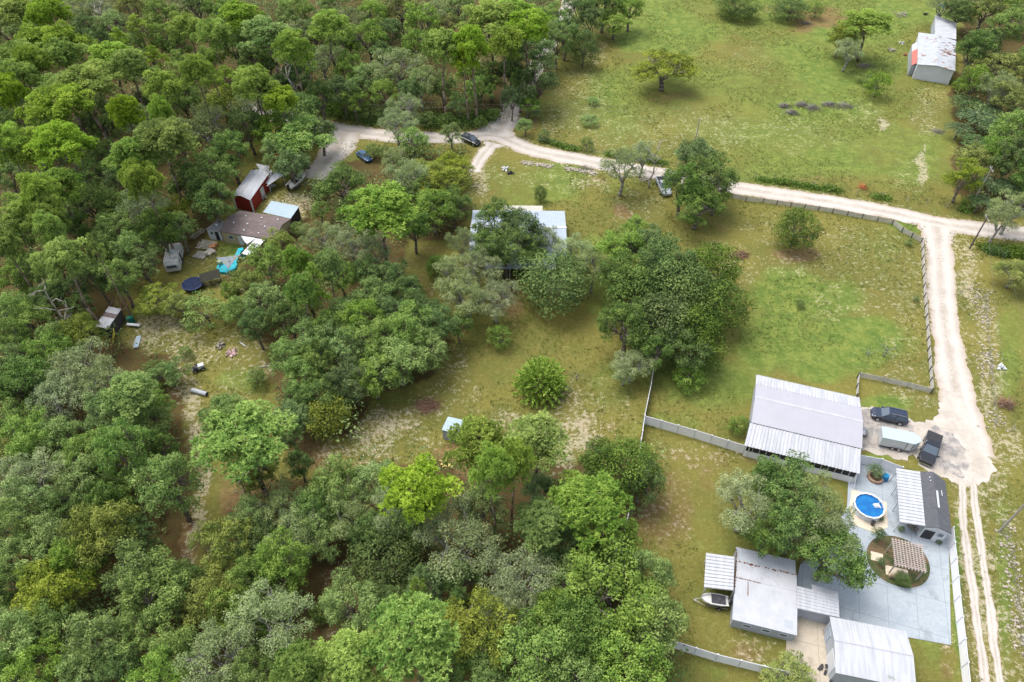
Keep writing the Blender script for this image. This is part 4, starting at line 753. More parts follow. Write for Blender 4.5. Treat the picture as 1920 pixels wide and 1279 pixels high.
o = G(1493,1099,2.6); C_ = empty('breezeway', (o.x,o.y,0), A0+3, 'white ribbed breezeway roof joining the mobile home and the large white garage', 'breezeway')
m = MB(); m.ribs((.05,0,2.65),(.05,-2.65,2.62),(4.5,-2.5,2.5),(4.5,.05,2.5),.36,.07,.05,.4); m.build('roof', STEELX, C_)
m = MB(); m.slab((1.7,.75,2.45),(4.5,.6,2.45),(4.5,.05,2.5),(1.7,.05,2.52),.05); m.build('rear_roof', OLDT, C_)
m = MB(); m.box(.2,4.4,-2.2,-2.3,0,2.45); m.build('back_wall', GREYW, C_)
for x in (.15,4.3):
    m = MB(); m.box(x,x+.1,-2.4,-2.5,0,2.5); m.build('post', WHITE, C_)
o = G(1556,1155,2.9); C_ = empty('white_garage', (o.x,o.y,0), A0+6, 'large garage with white ridged metal roof beside the tan concrete pad', 'garage'); L = 7.8
m = MB(); m.ribs((0,0,2.8),(L,0,2.8),(L,-2.9,3.45),(0,-2.9,3.45),.3,.02,.05,.2); m.ribs((0,-2.9,3.45),(L,-2.9,3.45),(L,-6.0,2.8),(0,-6.0,2.8),.3,.02,.05,.2); rf = m.build('roof', STEEL, C_)
m = MB(); m.box(-.02,L+.02,-2.85,-2.95,3.44,3.485).box(5.3,5.33,-.02,-2.8,2.84,2.87); m.build('ridge_cap', STEELG, rf)
m = MB(); m.add([(.2,-.2,0),(L-.2,-.2,0),(L-.2,-5.8,0),(.2,-5.8,0),(.2,-.2,2.75),(L-.2,-.2,2.75),(L-.2,-5.8,2.75),(.2,-5.8,2.75),(.2,-2.9,3.35),(L-.2,-2.9,3.35)], [(0,1,5,4),(1,2,6,9,5),(2,3,7,6),(3,0,4,8,7)]); m.build('wall', GREYW, C_)
m = MB(); m.box(.2,.15,-3.2,-5.2,.05,2.3); m.build('garage_door', WHITE, C_); door(C_, -1.8, -.9, .2, 2.0, BLUEH, -.05, 'y')
# --- blue roofed house under the oaks
o = G(887,394,2.8); B = empty('blue_roofed_house', (o.x,o.y,0), -1, 'pale blue metal roofed house mostly hidden under dark oaks at centre', 'house'); L = 16.8
m = MB(); m.ribs((0,0,2.8),(L,0,2.8),(L,-6.6,3.9),(0,-6.6,3.9),.4,.025,.05,.2).ribs((0,-6.6,3.9),(L,-6.6,3.9),(L,-13.3,2.8),(0,-13.3,2.8),.4,.025,.05,.2); rf = m.build('roof', BLUEH, B)
m = MB(); m.box(-.05,L+.05,-6.4,-6.8,3.9,3.96).box(-.06,.0,0,-13.3,2.6,2.8).box(L+.001,L+.1,-6.45,-6.75,3.6,3.95); m.build('ridge_cap', WHITE, rf)
m = MB(); m.add([(.4,-.4,0),(L-.4,-.4,0),(L-.4,-13,0),(.4,-13,0),(.4,-.4,2.7),(L-.4,-.4,2.7),(L-.4,-13,2.7),(.4,-13,2.7),(.4,-6.6,3.8),(L-.4,-6.6,3.8)], [(0,1,5,4),(1,2,6,9,5),(2,3,7,6),(3,0,4,8,7)]); m.build('wall', CREAM, B)
m = MB(); m.slab((5.3,2.2,2.4),(12.8,2.2,2.4),(12.8,.0,2.75),(5.3,.0,2.75),.08); m.build('rear_porch_roof', M('cream_white_tin', (.42,.41,.35), .6), B)
m = MB(); m.slab((3,-13.3,2.7),(L-2,-13.3,2.7),(L-2,-16.2,2.3),(3,-16.2,2.3),.08); m.build('front_porch_roof', BLUEH, B)
for x in (3.2,7,11,L-2.3):
    m = MB(); m.box(x,x+.12,-16,-16.12,0,2.28); m.build('porch_post', WHITE, B)
for x in (5.6,12.4):
    m = MB(); m.box(x,x+.12,1.9,2.0,0,2.4); m.build('porch_post', WHITE, B)
for x in (2,5,12): window(B, x, x+1.1, -13.0, 1, 2, -.06)
door(B, 8.5, 9.4, -13, 2.05, BLUEH)
# --- brown shingle house, carport and outbuildings
o = G(411,433,2.6); B = empty('brown_roofed_house', (o.x,o.y,0), -12, 'cream walled house with worn brown shingle roof among the trees', 'house'); L = 10.8
m = MB(); m.slab((0,-.1,2.6),(L,-.4,2.6),(L+.1,3.0,3.5),(.3,3.2,3.5),.12).slab((.3,3.2,3.5),(L+.1,3.0,3.5),(L+.15,6.2,2.6),(.6,6.6,2.6),.12); rf = m.build('roof', SHING, B)
for i, (x, y) in enumerate(((2,2.0),(4.6,2.1),(8.0,2.0),(3.2,4.2),(6.2,4.4),(9.2,4.6),(4.5,.7),(7.4,.5))):
    m = MB(); z = 2.6+(.9*y/3.1 if y < 3.1 else .9*(6.3-y)/3.2); m.cyl(x,y,z-.05,z+.22,.14,8); m.build('roof_vent', WHITE, rf)
m = MB(); m.add([(.3,.1,0),(L-.2,-.1,0),(L-.1,5.9,0),(.8,6.2,0),(.3,.1,2.5),(L-.2,-.1,2.5),(L-.1,5.9,2.5),(.8,6.2,2.5),(.5,3.1,3.3),(L-.15,3.0,3.3)], [(0,1,5,4),(1,2,6,9,5),(2,3,7,6),(3,0,4,8,7)]); m.build('wall', CREAM, B)
window(B, 1.4,2.4,.05,1,1.9,-.06); window(B, 8.6,9.6,-.1,1,1.9,-.06); door(B, 3.3,4.2,.02,2,WHITE)
m = MB(); m.slab((4.2,-.2,2.4),(7.2,-.4,2.45),(6.3,-2.0,2.2),(5.6,-1.6,2.2),.06).slab((7.2,-.4,2.4),(9.,-.45,2.4),(8.2,-4.8,2.1),(6.5,-4.6,2.1),.06); m.build('walkway_roof', WHITE, B)
for x, y in ((5.7,-1.5),(6.6,-4.4),(8.,-4.5)):
    m = MB(); m.box(x,x+.1,y,y+.1,0,2.1); m.build('post', WHITE, B)
p = [G(x,y,2.6) for x,y in ((509,376.5),(561,387),(545,410),(493,398))]; o = p[3]; B = empty('blue_carport', (o.x,o.y,0), 0, 'open carport with flat pale blue tin roof right of the brown roofed house', 'carport'); q = [v-Vector((o.x,o.y,0)) for v in p]
m = MB(); m.ribs(q[3],q[2],q[1],q[0],.4,.03); m.build('roof', BLUER, B)
for v in q:
    m = MB(); c = (q[0]+q[1]+q[2]+q[3])/4; u = v.lerp(c,.06); m.box(u.x-.06,u.x+.06,u.y-.06,u.y+.06,0,2.54); m.build('post', WOODG, B)
m = MB(); m.quad(*[(v.lerp(c,.05).x, v.lerp(c,.05).y, z) for v, z in ((q[2],0),(q[1],0),(q[1],2.5),(q[2],2.5))]); m.build('side_screen', DARK, B)
p = [G(x,y,2.9) for x,y in ((435,367),(469,375.5),(504,326),(462,301))]; o = p[0]; B = empty('red_barn', (o.x,o.y,0), 0, 'long red board barn with white metal roof among the trees', 'barn'); q = [v-Vector((o.x,o.y,0)) for v in p]
e1 = (q[2]-q[1]); ln = (q[1]-q[0]); q[3] = q[0]+e1*1.1
m = MB(); n_ = e1.cross(ln).normalized(); mid0 = (q[0]+q[1])/2+Vector((0,0,.5)); mid1 = mid0+e1
m.ribs(mid0,mid1,q[2],q[1],.7,.02).ribs(mid1+e1*.0,mid0,q[0],q[0]+e1,.7,.02)
t2 = G(505,311,2.9)-Vector((o.x,o.y,0)); t1 = G(493,323,2.9)-Vector((o.x,o.y,0)); m.slab(mid1,q[2]-Vector((0,0,.03)),t1+(t2-t1)*1.0,q[0]+e1*1.25,.06); m.build('roof', STEEL, B)
ins = lambda v: v.lerp((q[0]+q[1]+q[2]+q[3])/4, .04)
a, b_, c_, d_ = [ins(v) for v in q]; m = MB(); zz = lambda v, z: (v.x, v.y, z)
ma = (a+b_)/2; m.add([zz(a,0),zz(b_,0),zz(c_,0),zz(d_,0),zz(a,2.8),zz(b_,2.8),zz(c_,2.8),zz(d_,2.8),zz(ma,3.2)], [(0,1,5,8,4),(1,2,6,5),(2,3,7,6),(3,0,4,7)]); m.build('wall', REDW, B)
m = MB()
for v in (a, b_, c_): m.box(v.x-.12,v.x+.12,v.y-.12,v.y+.12,0,2.85)
m.build('corner_board', WHITE, B)
dd = (c_-b_).normalized(); nn = Vector((dd.y,-dd.x,0)); s0 = b_+dd*4.3
m = MB(); 
for w0, w1_ in ((4.2,5.6),): 
    u0 = b_+dd*w0+nn*.02; u1 = b_+dd*w1_+nn*.02; m.add([zz(u0,.05),zz(u1,.05),zz(u1,2.3),zz(u0,2.3),zz(u0+nn*.07,.05),zz(u1+nn*.07,.05),zz(u1+nn*.07,2.3),zz(u0+nn*.07,2.3)], [(4,5,6,7),(0,4,7,3),(1,2,6,5),(3,7,6,2)])
dr = m.build('door', WHITE, B); m = MB(); u0 = b_+dd*4.5+nn*.12; m.box(u0.x-.05,u0.x+.05,u0.y-.1,u0.y+.1,1,1.1); m.build('handle', CHR, dr)
# red open frame beyond the barn
p0 = G(512,318,0); B = empty('red_timber_frame', (p0.x,p0.y,0), 62, 'open red timber frame beyond the right end of the red barn', 'timber frame')
m = MB()
for x in (0,2.2,4.4):
    for y in (-1.2,1.2): m.box(x-.07,x+.07,y-.07,y+.07,0,2.3)
m.build('post', REDW, B); m = MB(); m.box(-.2,4.6,-1.27,-1.13,2.3,2.45).box(-.2,4.6,1.13,1.27,2.3,2.45)
for i in range(6): m.box(i*.88-.05,i*.88+.05,-1.4,1.4,2.45,2.55)
m.box(-.1,2.0,-1.3,0.4,2.55,2.6).build('beam', REDW, B)
p0 = G(513,338,1.6); B = empty('lean_to', (p0.x,p0.y,0), 60, 'small grey lean-to roof with white edge pole against the red barn', 'lean-to')
m = MB(); m.slab((-2,-.7,1.9),(2.2,-.7,1.9),(2.2,.8,2.2),(-2,.8,2.2),.05); m.build('roof', GREYW, B); m = MB(); m.bar((-2.6,-.8,1.98),(4.2,-.8,1.98),.09,n=6); m.build('edge_pole', WHITE, B)
m = MB(); m.box(-1.9,-1.8,-.6,-.5,0,1.85).box(2.,2.1,-.6,-.5,0,1.85); m.build('post', WHITE, B)
# small white camper-like shed left of the house
o = G(387,429,2.3); B = empty('white_shed', (o.x,o.y,0), -12, 'small white shed with dark roof at the left end of the brown roofed house', 'shed')
m = MB(); m.slab((-.1,-.1,2.3),(2.7,-.1,2.3),(3.2,2.6,2.5),(.8,2.6,2.5),.08); m.build('roof', M('grey_felt', (.2,.205,.22), .9), B)
m = MB(); m.add([(0,0,0),(2.5,0,0),(2.9,2.4,0),(.8,2.4,0),(0,0,2.2),(2.5,0,2.2),(2.9,2.4,2.4),(.8,2.4,2.4)], [(0,1,5,4),(1,2,6,5),(2,3,7,6),(3,0,4,7)]); m.build('wall', WHITE, B)
window(B, .5,1.1,0,1.1,1.9,-.05); door(B, 1.4,2.1,0,1.9,DARK); m = MB(); m.cyl(1.4,1.2,2.35,2.6,.22,10); m.build('roof_vent', WHITE, B)
# --- rusty barn, top right
o = G(1722,61,3.6); B = empty('rusty_barn', (o.x,o.y,0), -28, 'old barn with rust streaked blue-white tin roof, white end wall and red side', 'barn')
p = [G(x,y,3.6)-Vector((o.x,o.y,0)) for x,y in ((1722,61),(1793,77),(1791,133),(1720,121))]; B.rotation_euler = (0,0,0)
m = MB(); r0 = (p[0]+p[1])/2+Vector((0,0,.5)); r1 = (p[3]+p[2])/2+Vector((0,0,.5)); m.ribs(r0,r1,p[3],p[0],.8,.05).ribs(r1,r0,p[1],p[2],.8,.05); rf = m.build('roof', RUSTY, B)
m = MB(); dd = (p[2]-p[1]).normalized()
for i in range(14):
    v = p[1].lerp(p[2], rr.uniform(.15,.75)); u = (p[0]-p[1]).normalized(); k = rr.uniform(.2,3.8); v = v+u*k; z = 3.6+.5*k/((p[1]-p[0]).length/2)+.06; m.rbox(v.x, v.y, z, rr.uniform(.5,1.4), rr.uniform(.2,.6), .04, -28)
tag(m.build('rust_streaks', RUST, rf), kind='stuff')
c = (p[0]+p[1]+p[2]+p[3])/4; a,b_,c_,d_ = [v.lerp(c,.03) for v in p]
m = MB(); m1 = (c_+d_)/2; m.add([zz(a,0),zz(b_,0),zz(c_,0),zz(d_,0),zz(a,3.5),zz(b_,3.5),zz(c_,3.5),zz(d_,3.5),zz(m1,3.95)], [(0,1,5,4),(1,2,6,5),(2,3,7,8,6),(3,0,4,7)]); m.build('wall', WHITE, B)
p = [G(x,y,2.6)-Vector((o.x,o.y,0)) for x,y in ((1710,84),(1722,80),(1721,121),(1709,123))]
m = MB(); m.slab(p[0],p[1]+Vector((0,0,.5)),p[2]+Vector((0,0,.5)),p[3],.06); m.build('side_roof', STEEL, B)
m = MB(); a,b_,c_,d_ = p; k = a.lerp(d_,.35); m.slab(k+Vector((0,0,.05)),k.lerp(b_.lerp(c_,.35),.8)+Vector((0,0,.46)),d_.lerp(c_,.8)+Vector((0,0,.46)),d_+Vector((0,0,.05)),.03); m.build('red_side_panel', REDP, B)
m = MB(); m.add([zz(a,0),zz(d_,0),zz(d_,2.5),zz(a,2.5),zz(c_,0),zz(c_,2.5)], [(0,1,2,3),(1,4,5,2)]); m.build('side_wall', GREYW, B)
p = [G(x,y,3.2) for x,y in ((1753,28),(1793,42),(1793,74),(1753,66))]; o = p[0]; B2 = empty('tin_shed', (o.x,o.y,0), 0, 'smaller tin roofed shed behind the rusty barn, top right', 'shed'); p = [v-Vector((o.x,o.y,0)) for v in p]
m = MB(); m.ribs(p[0],p[3],p[2],p[1],.8,.04); m.build('roof', OLDT, B2); c = sum(p, Vector())/4; a,b_,c_,d_ = [v.lerp(c,.05) for v in p]
m = MB(); m.add([zz(a,0),zz(b_,0),zz(c_,0),zz(d_,0),zz(a,3.1),zz(b_,3.1),zz(c_,3.1),zz(d_,3.1)], [(0,1,5,4),(1,2,6,5),(2,3,7,6),(3,0,4,7)]); m.build('wall', GREYW, B2)
# --- ramshackle shed on the left
o = G(180,612,2.2); B = empty('junk_shed', (o.x,o.y,0), 30, 'ramshackle shed with two white roof panels and bare timber frame, left clearing', 'shed')
p = [G(x,y,2.2)-Vector((o.x,o.y,0)) for x,y in ((178,612),(202,617),(229,580),(204,575))]; B.rotation_euler = (0,0,0)
u = p[3]-p[0]; v = p[1]-p[0]
def sub(s0, s1, z): return [p[0]+u*s0+Vector((0,0,z)), p[0]+v+u*s0+Vector((0,0,z)), p[0]+v+u*s1+Vector((0,0,z)), p[0]+u*s1+Vector((0,0,z))]
m = MB(); m.slab(*sub(0,.5,.04),.04); m.build('roof_panel', STEEL, B); m = MB(); m.slab(*sub(.72,1,.04),.04); m.build('roof_panel', STEEL, B); m = MB(); m.slab(*sub(.48,.74,.0),.03); m.build('dark_roof_panel', SHING, B)
m = MB(); a = p[0].lerp(p[1],.03); q4 = [p[0]+u*.03+v*.03, p[0]+u*.03+v*.97, p[0]+u*.97+v*.97, p[0]+u*.97+v*.03]
m.add([zz(w_,0) for w_ in q4]+[zz(w_,2.14) for w_ in q4], [(0,1,5,4),(1,2,6,5),(2,3,7,6),(3,0,4,7)]); m.build('wall', M('dark_boards', (.07,.065,.06), .9), B)
m = MB()
for s in (1.02,1.3,1.6):
    for k in (0,.5,1): w_ = p[0]+u*s+v*k; m.box(w_.x-.05,w_.x+.05,w_.y-.05,w_.y+.05,0,2.1)
    w_ = p[0]+u*s; x_ = w_+v*1.2; m.bar((w_.x,w_.y,2.1),(x_.x,x_.y,2.1),.05)
for k in (0,.4,.8,1.2): w_ = p[0]+u*1.02+v*k; x_ = p[0]+u*1.65+v*k; m.bar((w_.x,w_.y,2.15),(x_.x,x_.y,2.15),.05)
m.build('timber_frame', M('reddish_timber', (.30,.15,.12), .9, .2, 3), B)
w_ = p[1]+v*.25; m = MB(); m.rbox(w_.x, w_.y-.2, 1.0, .08, 1.6, 1.8, 28, 25); m.build('yellow_sheet', M('yellow_sheet', (.45,.40,.05), .8, .2, 2), B)
w_ = p[1]+v*.55+u*.9; m = MB(); m.rbox(w_.x, w_.y, .6, 1.0, .6, 1.2, 30); tag(m.build('green_bin', M('green_plastic', (.01,.14,.10), .5)), None) if 0 else m.build('green_panel', M('green_plastic', (.01,.14,.10), .5), B)
# --- small blue shed roof under the pines, centre
p = [G(x,y,2.1) for x,y in ((840,781),(862,786),(850,812),(828,806))]; o = p[3]; B = empty('blue_roofed_shed', (o.x,o.y,0), 0, 'small shed with pale blue tin roof half hidden by bright pines', 'shed'); p = [v-Vector((o.x,o.y,0)) for v in p]
p[1] = p[0]+(p[1]-p[0])*1.5; p[2] = p[3]+(p[2]-p[3])*1.5
m = MB(); m.ribs(p[3],p[2],p[1],p[0],.3,.03); m.build('roof', BLUER, B); c = sum(p, Vector())/4; a,b_,c_,d_ = [v.lerp(c,.06) for v in p]
m = MB(); m.add([zz(a,0),zz(b_,0),zz(c_,0),zz(d_,0),zz(a,2.05),zz(b_,2.05),zz(c_,2.05),zz(d_,2.05)], [(0,1,5,4),(1,2,6,5),(2,3,7,6),(3,0,4,7)]); m.build('wall', GREYW, B)
# ------------------------------------------------------------------ vehicles
def loft(mb, secs, cap=True):
    n = len(secs[0]); k = len(mb.v); fs = []
    vs = [v for s in secs for v in s]
    for j in range(len(secs)-1): fs += [(j*n+i, j*n+(i+1)%n, (j+1)*n+(i+1)%n, (j+1)*n+i) for i in range(n)]
    if cap: fs += [tuple(range(n-1,-1,-1)), tuple((len(secs)-1)*n+i for i in range(n))]
    return mb.add(vs, fs)
def sec(x, w, z0, zm, z1, tw): return [(x,-w*.92,z0),(x,-w,zm),(x,-w*.97,z1-.05),(x,-tw,z1),(x,tw,z1),(x,w*.97,z1-.05),(x,w,zm),(x,w*.92,z0)]
def paint(name, col, rough=.22, spec=.6):
    if name in _mc: return _mc[name]
    m, t, b = nmat(name); b.inputs['Base Color'].default_value = (*col, 1); b.inputs['Roughness'].default_value = rough; b.inputs['Specular IOR Level'].default_value = spec; b.inputs['Coat Weight'].default_value = .5
    _mc[name] = m; return m
LAMP = M('headlight_glass', (.6,.62,.65), .15, .03); TAIL = M('tail_light', (.35,.01,.01), .25, .05)
def wheels(root, xs, hw, r=.36, wd=.24):
    for x in xs:
        for s in (-1, 1):
            m = MB(); m.bar((x, s*(hw-wd), r), (x, s*(hw+.01), r), r, n=18); wh = m.build('wheel', RUB, root, smooth=False)
            m = MB(); m.bar((x, s*(hw+.0), r), (x, s*(hw+.03), r), r*.62, n=12); m.build('rim', CHR, wh)
def car(name, label, px, py, ang, L, Wd, col, kind='suv', group=None):
    p = G(px, py); B = empty(name, (p.x,p.y,.0), ang, label, 'pickup truck' if kind == 'pickup' else 'car', group); hw = Wd/2; h = L/2; P = col
    m = MB()
    if kind == 'pickup':
        st = [(-h,.92,.45,.75,1.12),(-h+.08,.98,.4,.75,1.2),(-h*.25,1.,.35,.75,1.2),(-h*.22,1.,.35,.75,1.22),(h*.42,1.,.35,.75,1.2),(h*.5,.99,.35,.72,1.14),(h*.86,.94,.38,.7,1.05),(h,.82,.45,.65,.82)]
        cab = [(-h*.24,.86,1.2,.80),(-h*.17,.86,1.82,.72),(h*.16,.86,1.86,.72),(h*.47,.86,1.17,.80)]
    elif kind == 'suv':
        st = [(-h,.88,.45,.7,1.0),(-h+.12,.97,.36,.7,1.1),(-h*.4,1.,.3,.7,1.08),(h*.3,1.,.3,.7,1.04),(h*.48,.99,.3,.7,1.0),(h*.8,.95,.34,.66,.92),(h*.96,.84,.4,.6,.78),(h,.74,.45,.58,.68)]
        cab = [(-h*.97,.84,1.05,.76),(-h*.84,.84,1.6,.66),(h*.12,.84,1.68,.66),(h*.48,.84,1.02,.78)]
    else:
        st = [(-h,.84,.4,.62,.9),(-h+.15,.95,.32,.62,.98),(-h*.5,1.,.28,.62,.98),(h*.3,1.,.28,.62,.96),(h*.7,.96,.3,.6,.86),(h*.95,.84,.36,.55,.7),(h,.74,.4,.52,.62)]
        cab = [(-h*.72,.82,.97,.76),(-h*.42,.82,1.38,.62),(h*.1,.82,1.42,.62),(h*.46,.82,.94,.76)]
    loft(m, [sec(x, w_*hw, a, b_, c, w_*hw*.86) for x, w_, a, b_, c in st]); bd = m.build('body', P, B, smooth=False)
    m = MB(); loft(m, [[(x0,-k*hw,zb),(x0,k*hw,zb)]+[(x1,tw*hw,z),(x1,-tw*hw,z)] for x0, k, zb, x1, tw, z in ((cab[0][0],.9,cab[0][2]-.02,cab[1][0],cab[1][3]*1.05,cab[1][2]),(cab[3][0],.9,cab[3][2]-.02,cab[2][0],cab[2][3]*1.05,cab[2][2]))])
    m.build('windows', GLASS, B)
    m = MB(); x0, x1, z = cab[1][0], cab[2][0], cab[1][2]; tw = cab[1][3]*hw*1.08; m.slab((x0-.03,-tw,z+.03),(x1+.03,-tw,cab[2][2]+.03),(x1+.03,tw,cab[2][2]+.03),(x0-.03,tw,z+.03),.05); rf = m.build('roof', P, B)
    m = MB()
    for s in (-1, 1):
        for xa, za, xb, zb in ((cab[3][0],cab[3][2],cab[2][0],cab[2][2]),(cab[0][0],cab[0][2],cab[1][0],cab[1][2]),((cab[1][0]+cab[2][0])/2+.05,cab[2][2],(cab[0][0]+cab[3][0])/2+.1,cab[3][2])):
            ya = .9*hw if za < zb else tw; yb = tw if za < zb else .9*hw; m.bar((xa,s*ya,za),(xb,s*yb,zb),.045,n=4)
    m.build('pillars', P, B)
    wheels(B, (-h*.6, h*.63), hw, .38 if kind != 'sedan' else .32)
    for s in (-1, 1):
        m = MB(); m.box(h*.9,h*.985,s*hw*.45,s*hw*.78,.62,.76); m.build('headlight', LAMP, B)
        m = MB(); m.box(-h-.01,-h+.1,s*hw*.6,s*hw*.86,.75,.98); m.build('tail_light', TAIL, B)
        m = MB(); m.box(cab[3][0]-.25,cab[3][0]-.08,s*(hw+.0),s*(hw+.2),.98,1.12); m.build('mirror', P, B)
    m = MB(); m.box(h*.95,h+.04,-hw*.7,hw*.7,.38,.52); m.build('bumper', CHR if kind == 'pickup' else P, B)
    return B, cab, hw, h
DBLUE = paint('dark_blue_paint', (.012,.022,.05)); BLK = paint('black_car_paint', (.008,.01,.015), .18); SILV = paint('silver_paint', (.36,.39,.43), .3); SBLUE = paint('bright_blue_paint', (.03,.09,.22))
B_, cab, hw, h = car('parked_car', 'dark blue sport utility car parked beside the long silver barn', 1664, 785, 163, 4.7, 1.9, DBLUE)
m = MB(); m.bar((-1.9,-.62,1.74),(.1,-.62,1.78),.025).bar((-1.9,.62,1.74),(.1,.62,1.78),.025); m.build('roof_rack', CHR, B_)
B_, cab, hw, h = car('pickup_truck', 'black crew cab pickup with covered bed parked by the gravel apron', 1740, 847, -124, 5.6, 2.0, BLK, 'pickup')
m = MB(); m.slab((-h+.12,-hw*.84,1.235),(-h*.27,-hw*.84,1.235),(-h*.27,hw*.84,1.235),(-h+.12,hw*.84,1.235),.04); m.build('bed_cover', M('matte_cover', (.035,.037,.042), .85), B_)
B_, cab, hw, h = car('pickup_truck', 'silver white pickup with dark open bed parked under the dark oak near the road', 1243, 355, -84, 5.8, 2.0, SILV, 'pickup')
m = MB(); m.slab((-h+.12,-hw*.8,1.225),(-h*.27,-hw*.8,1.225),(-h*.27,hw*.8,1.225),(-h+.12,hw*.8,1.225),.03); m.build('bed_liner', M('bed_liner', (.03,.032,.036), .8), B_)
car('parked_car', 'black car at the edge of the dirt road fork beneath branches', 883, 268, -38, 4.6, 1.85, BLK, 'suv')
car('parked_car', 'small blue car parked on grass left of the road, near a low bush', 684, 298, -48, 4.2, 1.75, SBLUE, 'sedan')
# cargo trailer
p = G(1678,834); B = empty('cargo_trailer', (p.x,p.y,0), -16, 'white enclosed cargo trailer with pointed nose parked between the two dark vehicles', 'trailer')
m = MB(); pts = [(-2.3,-1.0),(1.7,-1.0),(2.5,-.35),(2.5,.35),(1.7,1.0),(-2.3,1.0)]; m.prism(pts, .45, 2.0); m.build('body', paint('trailer_white', (.50,.53,.55), .4), B)
m = MB(); m.prism([(x*1.01,y*1.01) for x,y in pts], 2.002, 2.05); m.build('roof', paint('trailer_roof', (.38,.47,.52), .5), B)
m = MB(); m.bar((2.3,-.5,.5),(3.3,0,.5),.05).bar((2.3,.5,.5),(3.3,0,.5),.05).bar((3.1,0,.1),(3.1,0,.9),.04); m.build('tow_bar', CHR, B)
wheels(B, (-.55,.25), 1.12, .33, .2)
for s in (-1,1): m = MB(); m.box(-1.0,.7,s*1.0,s*1.16,.68,.74); m.build('mudguard', CHR, B)
m = MB(); m.box(.9,1.55,-1.0,-1.04,.7,1.9); dr = m.build('side_door', WHITE, B); m = MB(); m.box(.95,1.0,-1.04,-1.08,1.3,1.4); m.build('handle', CHR, dr)
m = MB(); m.box(.85,.9,-1.0,-1.05,.6,1.95).box(1.6,1.65,-1.0,-1.05,.6,1.95); m.build('door_trim', DARK, B)
# travel trailer
p = G(331,494); B = empty('travel_trailer', (p.x,p.y,0), 103, 'old dirty white travel trailer parked in the left clearing', 'trailer')
m = MB(); prof = [(-2.9,.55),(-2.95,1.9),(-2.6,2.5),(2.5,2.5),(2.95,2.0),(3.0,1.3),(2.7,.55)]
m.add([(x,-1.15,z) for x,z in prof]+[(x,1.15,z) for x,z in prof], [tuple(range(6,-1,-1)), tuple(range(7,14))]+[(i,(i+1)%7,7+(i+1)%7,7+i) for i in range(7)]); m.build('body', M('dirty_white_shell', (.56,.56,.54), .6, .08, 1.5, dirt=(.25,.24,.22), dlo=.5, dhi=.7, dscale=1), B)
m = MB(); m.box(-.4,.4,-.35,.35,2.5,2.75); m.build('roof_unit', WHITE, B); m = MB(); m.box(-1.9,-1.5,-.2,.2,2.5,2.6).box(1.4,1.8,-.2,.2,2.5,2.6); m.build('roof_vent', GREYW, B)
window(B, -1.9,-1.0,-1.15,1.3,1.9,-.04); window(B, .6,1.6,-1.15,1.3,1.9,-.04); m = MB(); m.box(-.5,.15,-1.15,-1.19,.6,2.2); dr = m.build('door', DARK, B); m = MB(); m.box(-.45,-.4,-1.19,-1.23,1.3,1.4); m.build('handle', CHR, dr)
m = MB(); m.box(-2.955,-3.0,-.8,.8,1.3,1.85); m.build('end_window', GLASS, B); wheels(B, (-.4,.4), 1.18, .33, .2); m = MB(); m.bar((2.7,-.5,.55),(4.,0,.5),.05).bar((2.7,.5,.55),(4.,0,.5),.05); m.build('tow_bar', CHR, B)
# boats on trailers
def boat(px, py, ang, L, Wd, label, covered):
    p = G(px, py); B = empty('boat', (p.x,p.y,0), ang, label, 'boat'); m = MB(); S_ = []
    for f, w_, zk, zt in ((-.5,.86,.62,1.25),(-.2,1,.55,1.3),(.15,.96,.6,1.38),(.35,.7,.75,1.45),(.47,.28,1.0,1.52),(.5,.05,1.3,1.55)):
        hw = Wd/2*w_; S_.append([(f*L,0,zk),(f*L,-hw*.8,zk+.22),(f*L,-hw,zt),(f*L,-hw*.82,zt+.02),(f*L,-hw*.75,zt-.28),(f*L,hw*.75,zt-.28),(f*L,hw*.82,zt+.02),(f*L,hw,zt),(f*L,hw*.8,zk+.22)])
    loft(m, S_); m.build('hull', paint('boat_white', (.62,.62,.60), .35), B)
    if covered:
        m = MB(); m.slab((-.38*L,-Wd*.38,1.36),(.12*L,-Wd*.4,1.45),(.12*L,Wd*.4,1.45),(-.38*L,Wd*.38,1.36),.1); m.build('cover', M('boat_cover', (.05,.05,.06), .9, .3, 3), B)
    else:
        for s in (-1,1):
            m = MB(); m.box(-.15*L,.0,s*.2,s*.65,1.05,1.35).box(-.17*L,-.13*L,s*.2,s*.65,1.3,1.75); m.build('seat', DARK, B)
        m = MB(); m.slab((.1*L,-Wd*.38,1.4),(.14*L,-Wd*.36,1.75),(.14*L,Wd*.36,1.75),(.1*L,Wd*.38,1.4),.03); m.build('windscreen', GLASS, B)
        m = MB(); m.slab((.16*L,-Wd*.4,1.42),(.4*L,-Wd*.26,1.52),(.4*L,Wd*.26,1.52),(.16*L,Wd*.4,1.42),.03); m.build('foredeck', paint('boat_white',(0,0,0)), B)
    m = MB(); m.box(-.6*L,-.51*L,-.2,.2,.7,1.6).box(-.58*L,-.53*L,-.05,.05,.3,.8); m.build('outboard_motor', BLACK, B)
    m = MB(); m.bar((-.5*L,-.6,.5),(.3*L,-.5,.5),.05).bar((-.5*L,.6,.5),(.3*L,.5,.5),.05).bar((.3*L,-.5,.5),(.72*L,0,.5),.05).bar((.3*L,.5,.5),(.72*L,0,.5),.05).bar((-.4*L,-.6,.5),(-.4*L,.6,.5),.05).bar((.72*L,0,.5),(.72*L,0,0.05),.03); m.build('trailer_frame', CHR, B)
    wheels(B, (-.2*L,), Wd/2+.05, .28, .18)
boat(559,347,66,5.2,2.1,'white open boat on its trailer beside the red barn, bow up the slope', False)
boat(1336,1133,-8+180,3.1,1.35,'small white boat with black cover on a trailer left of the mobile home', True)
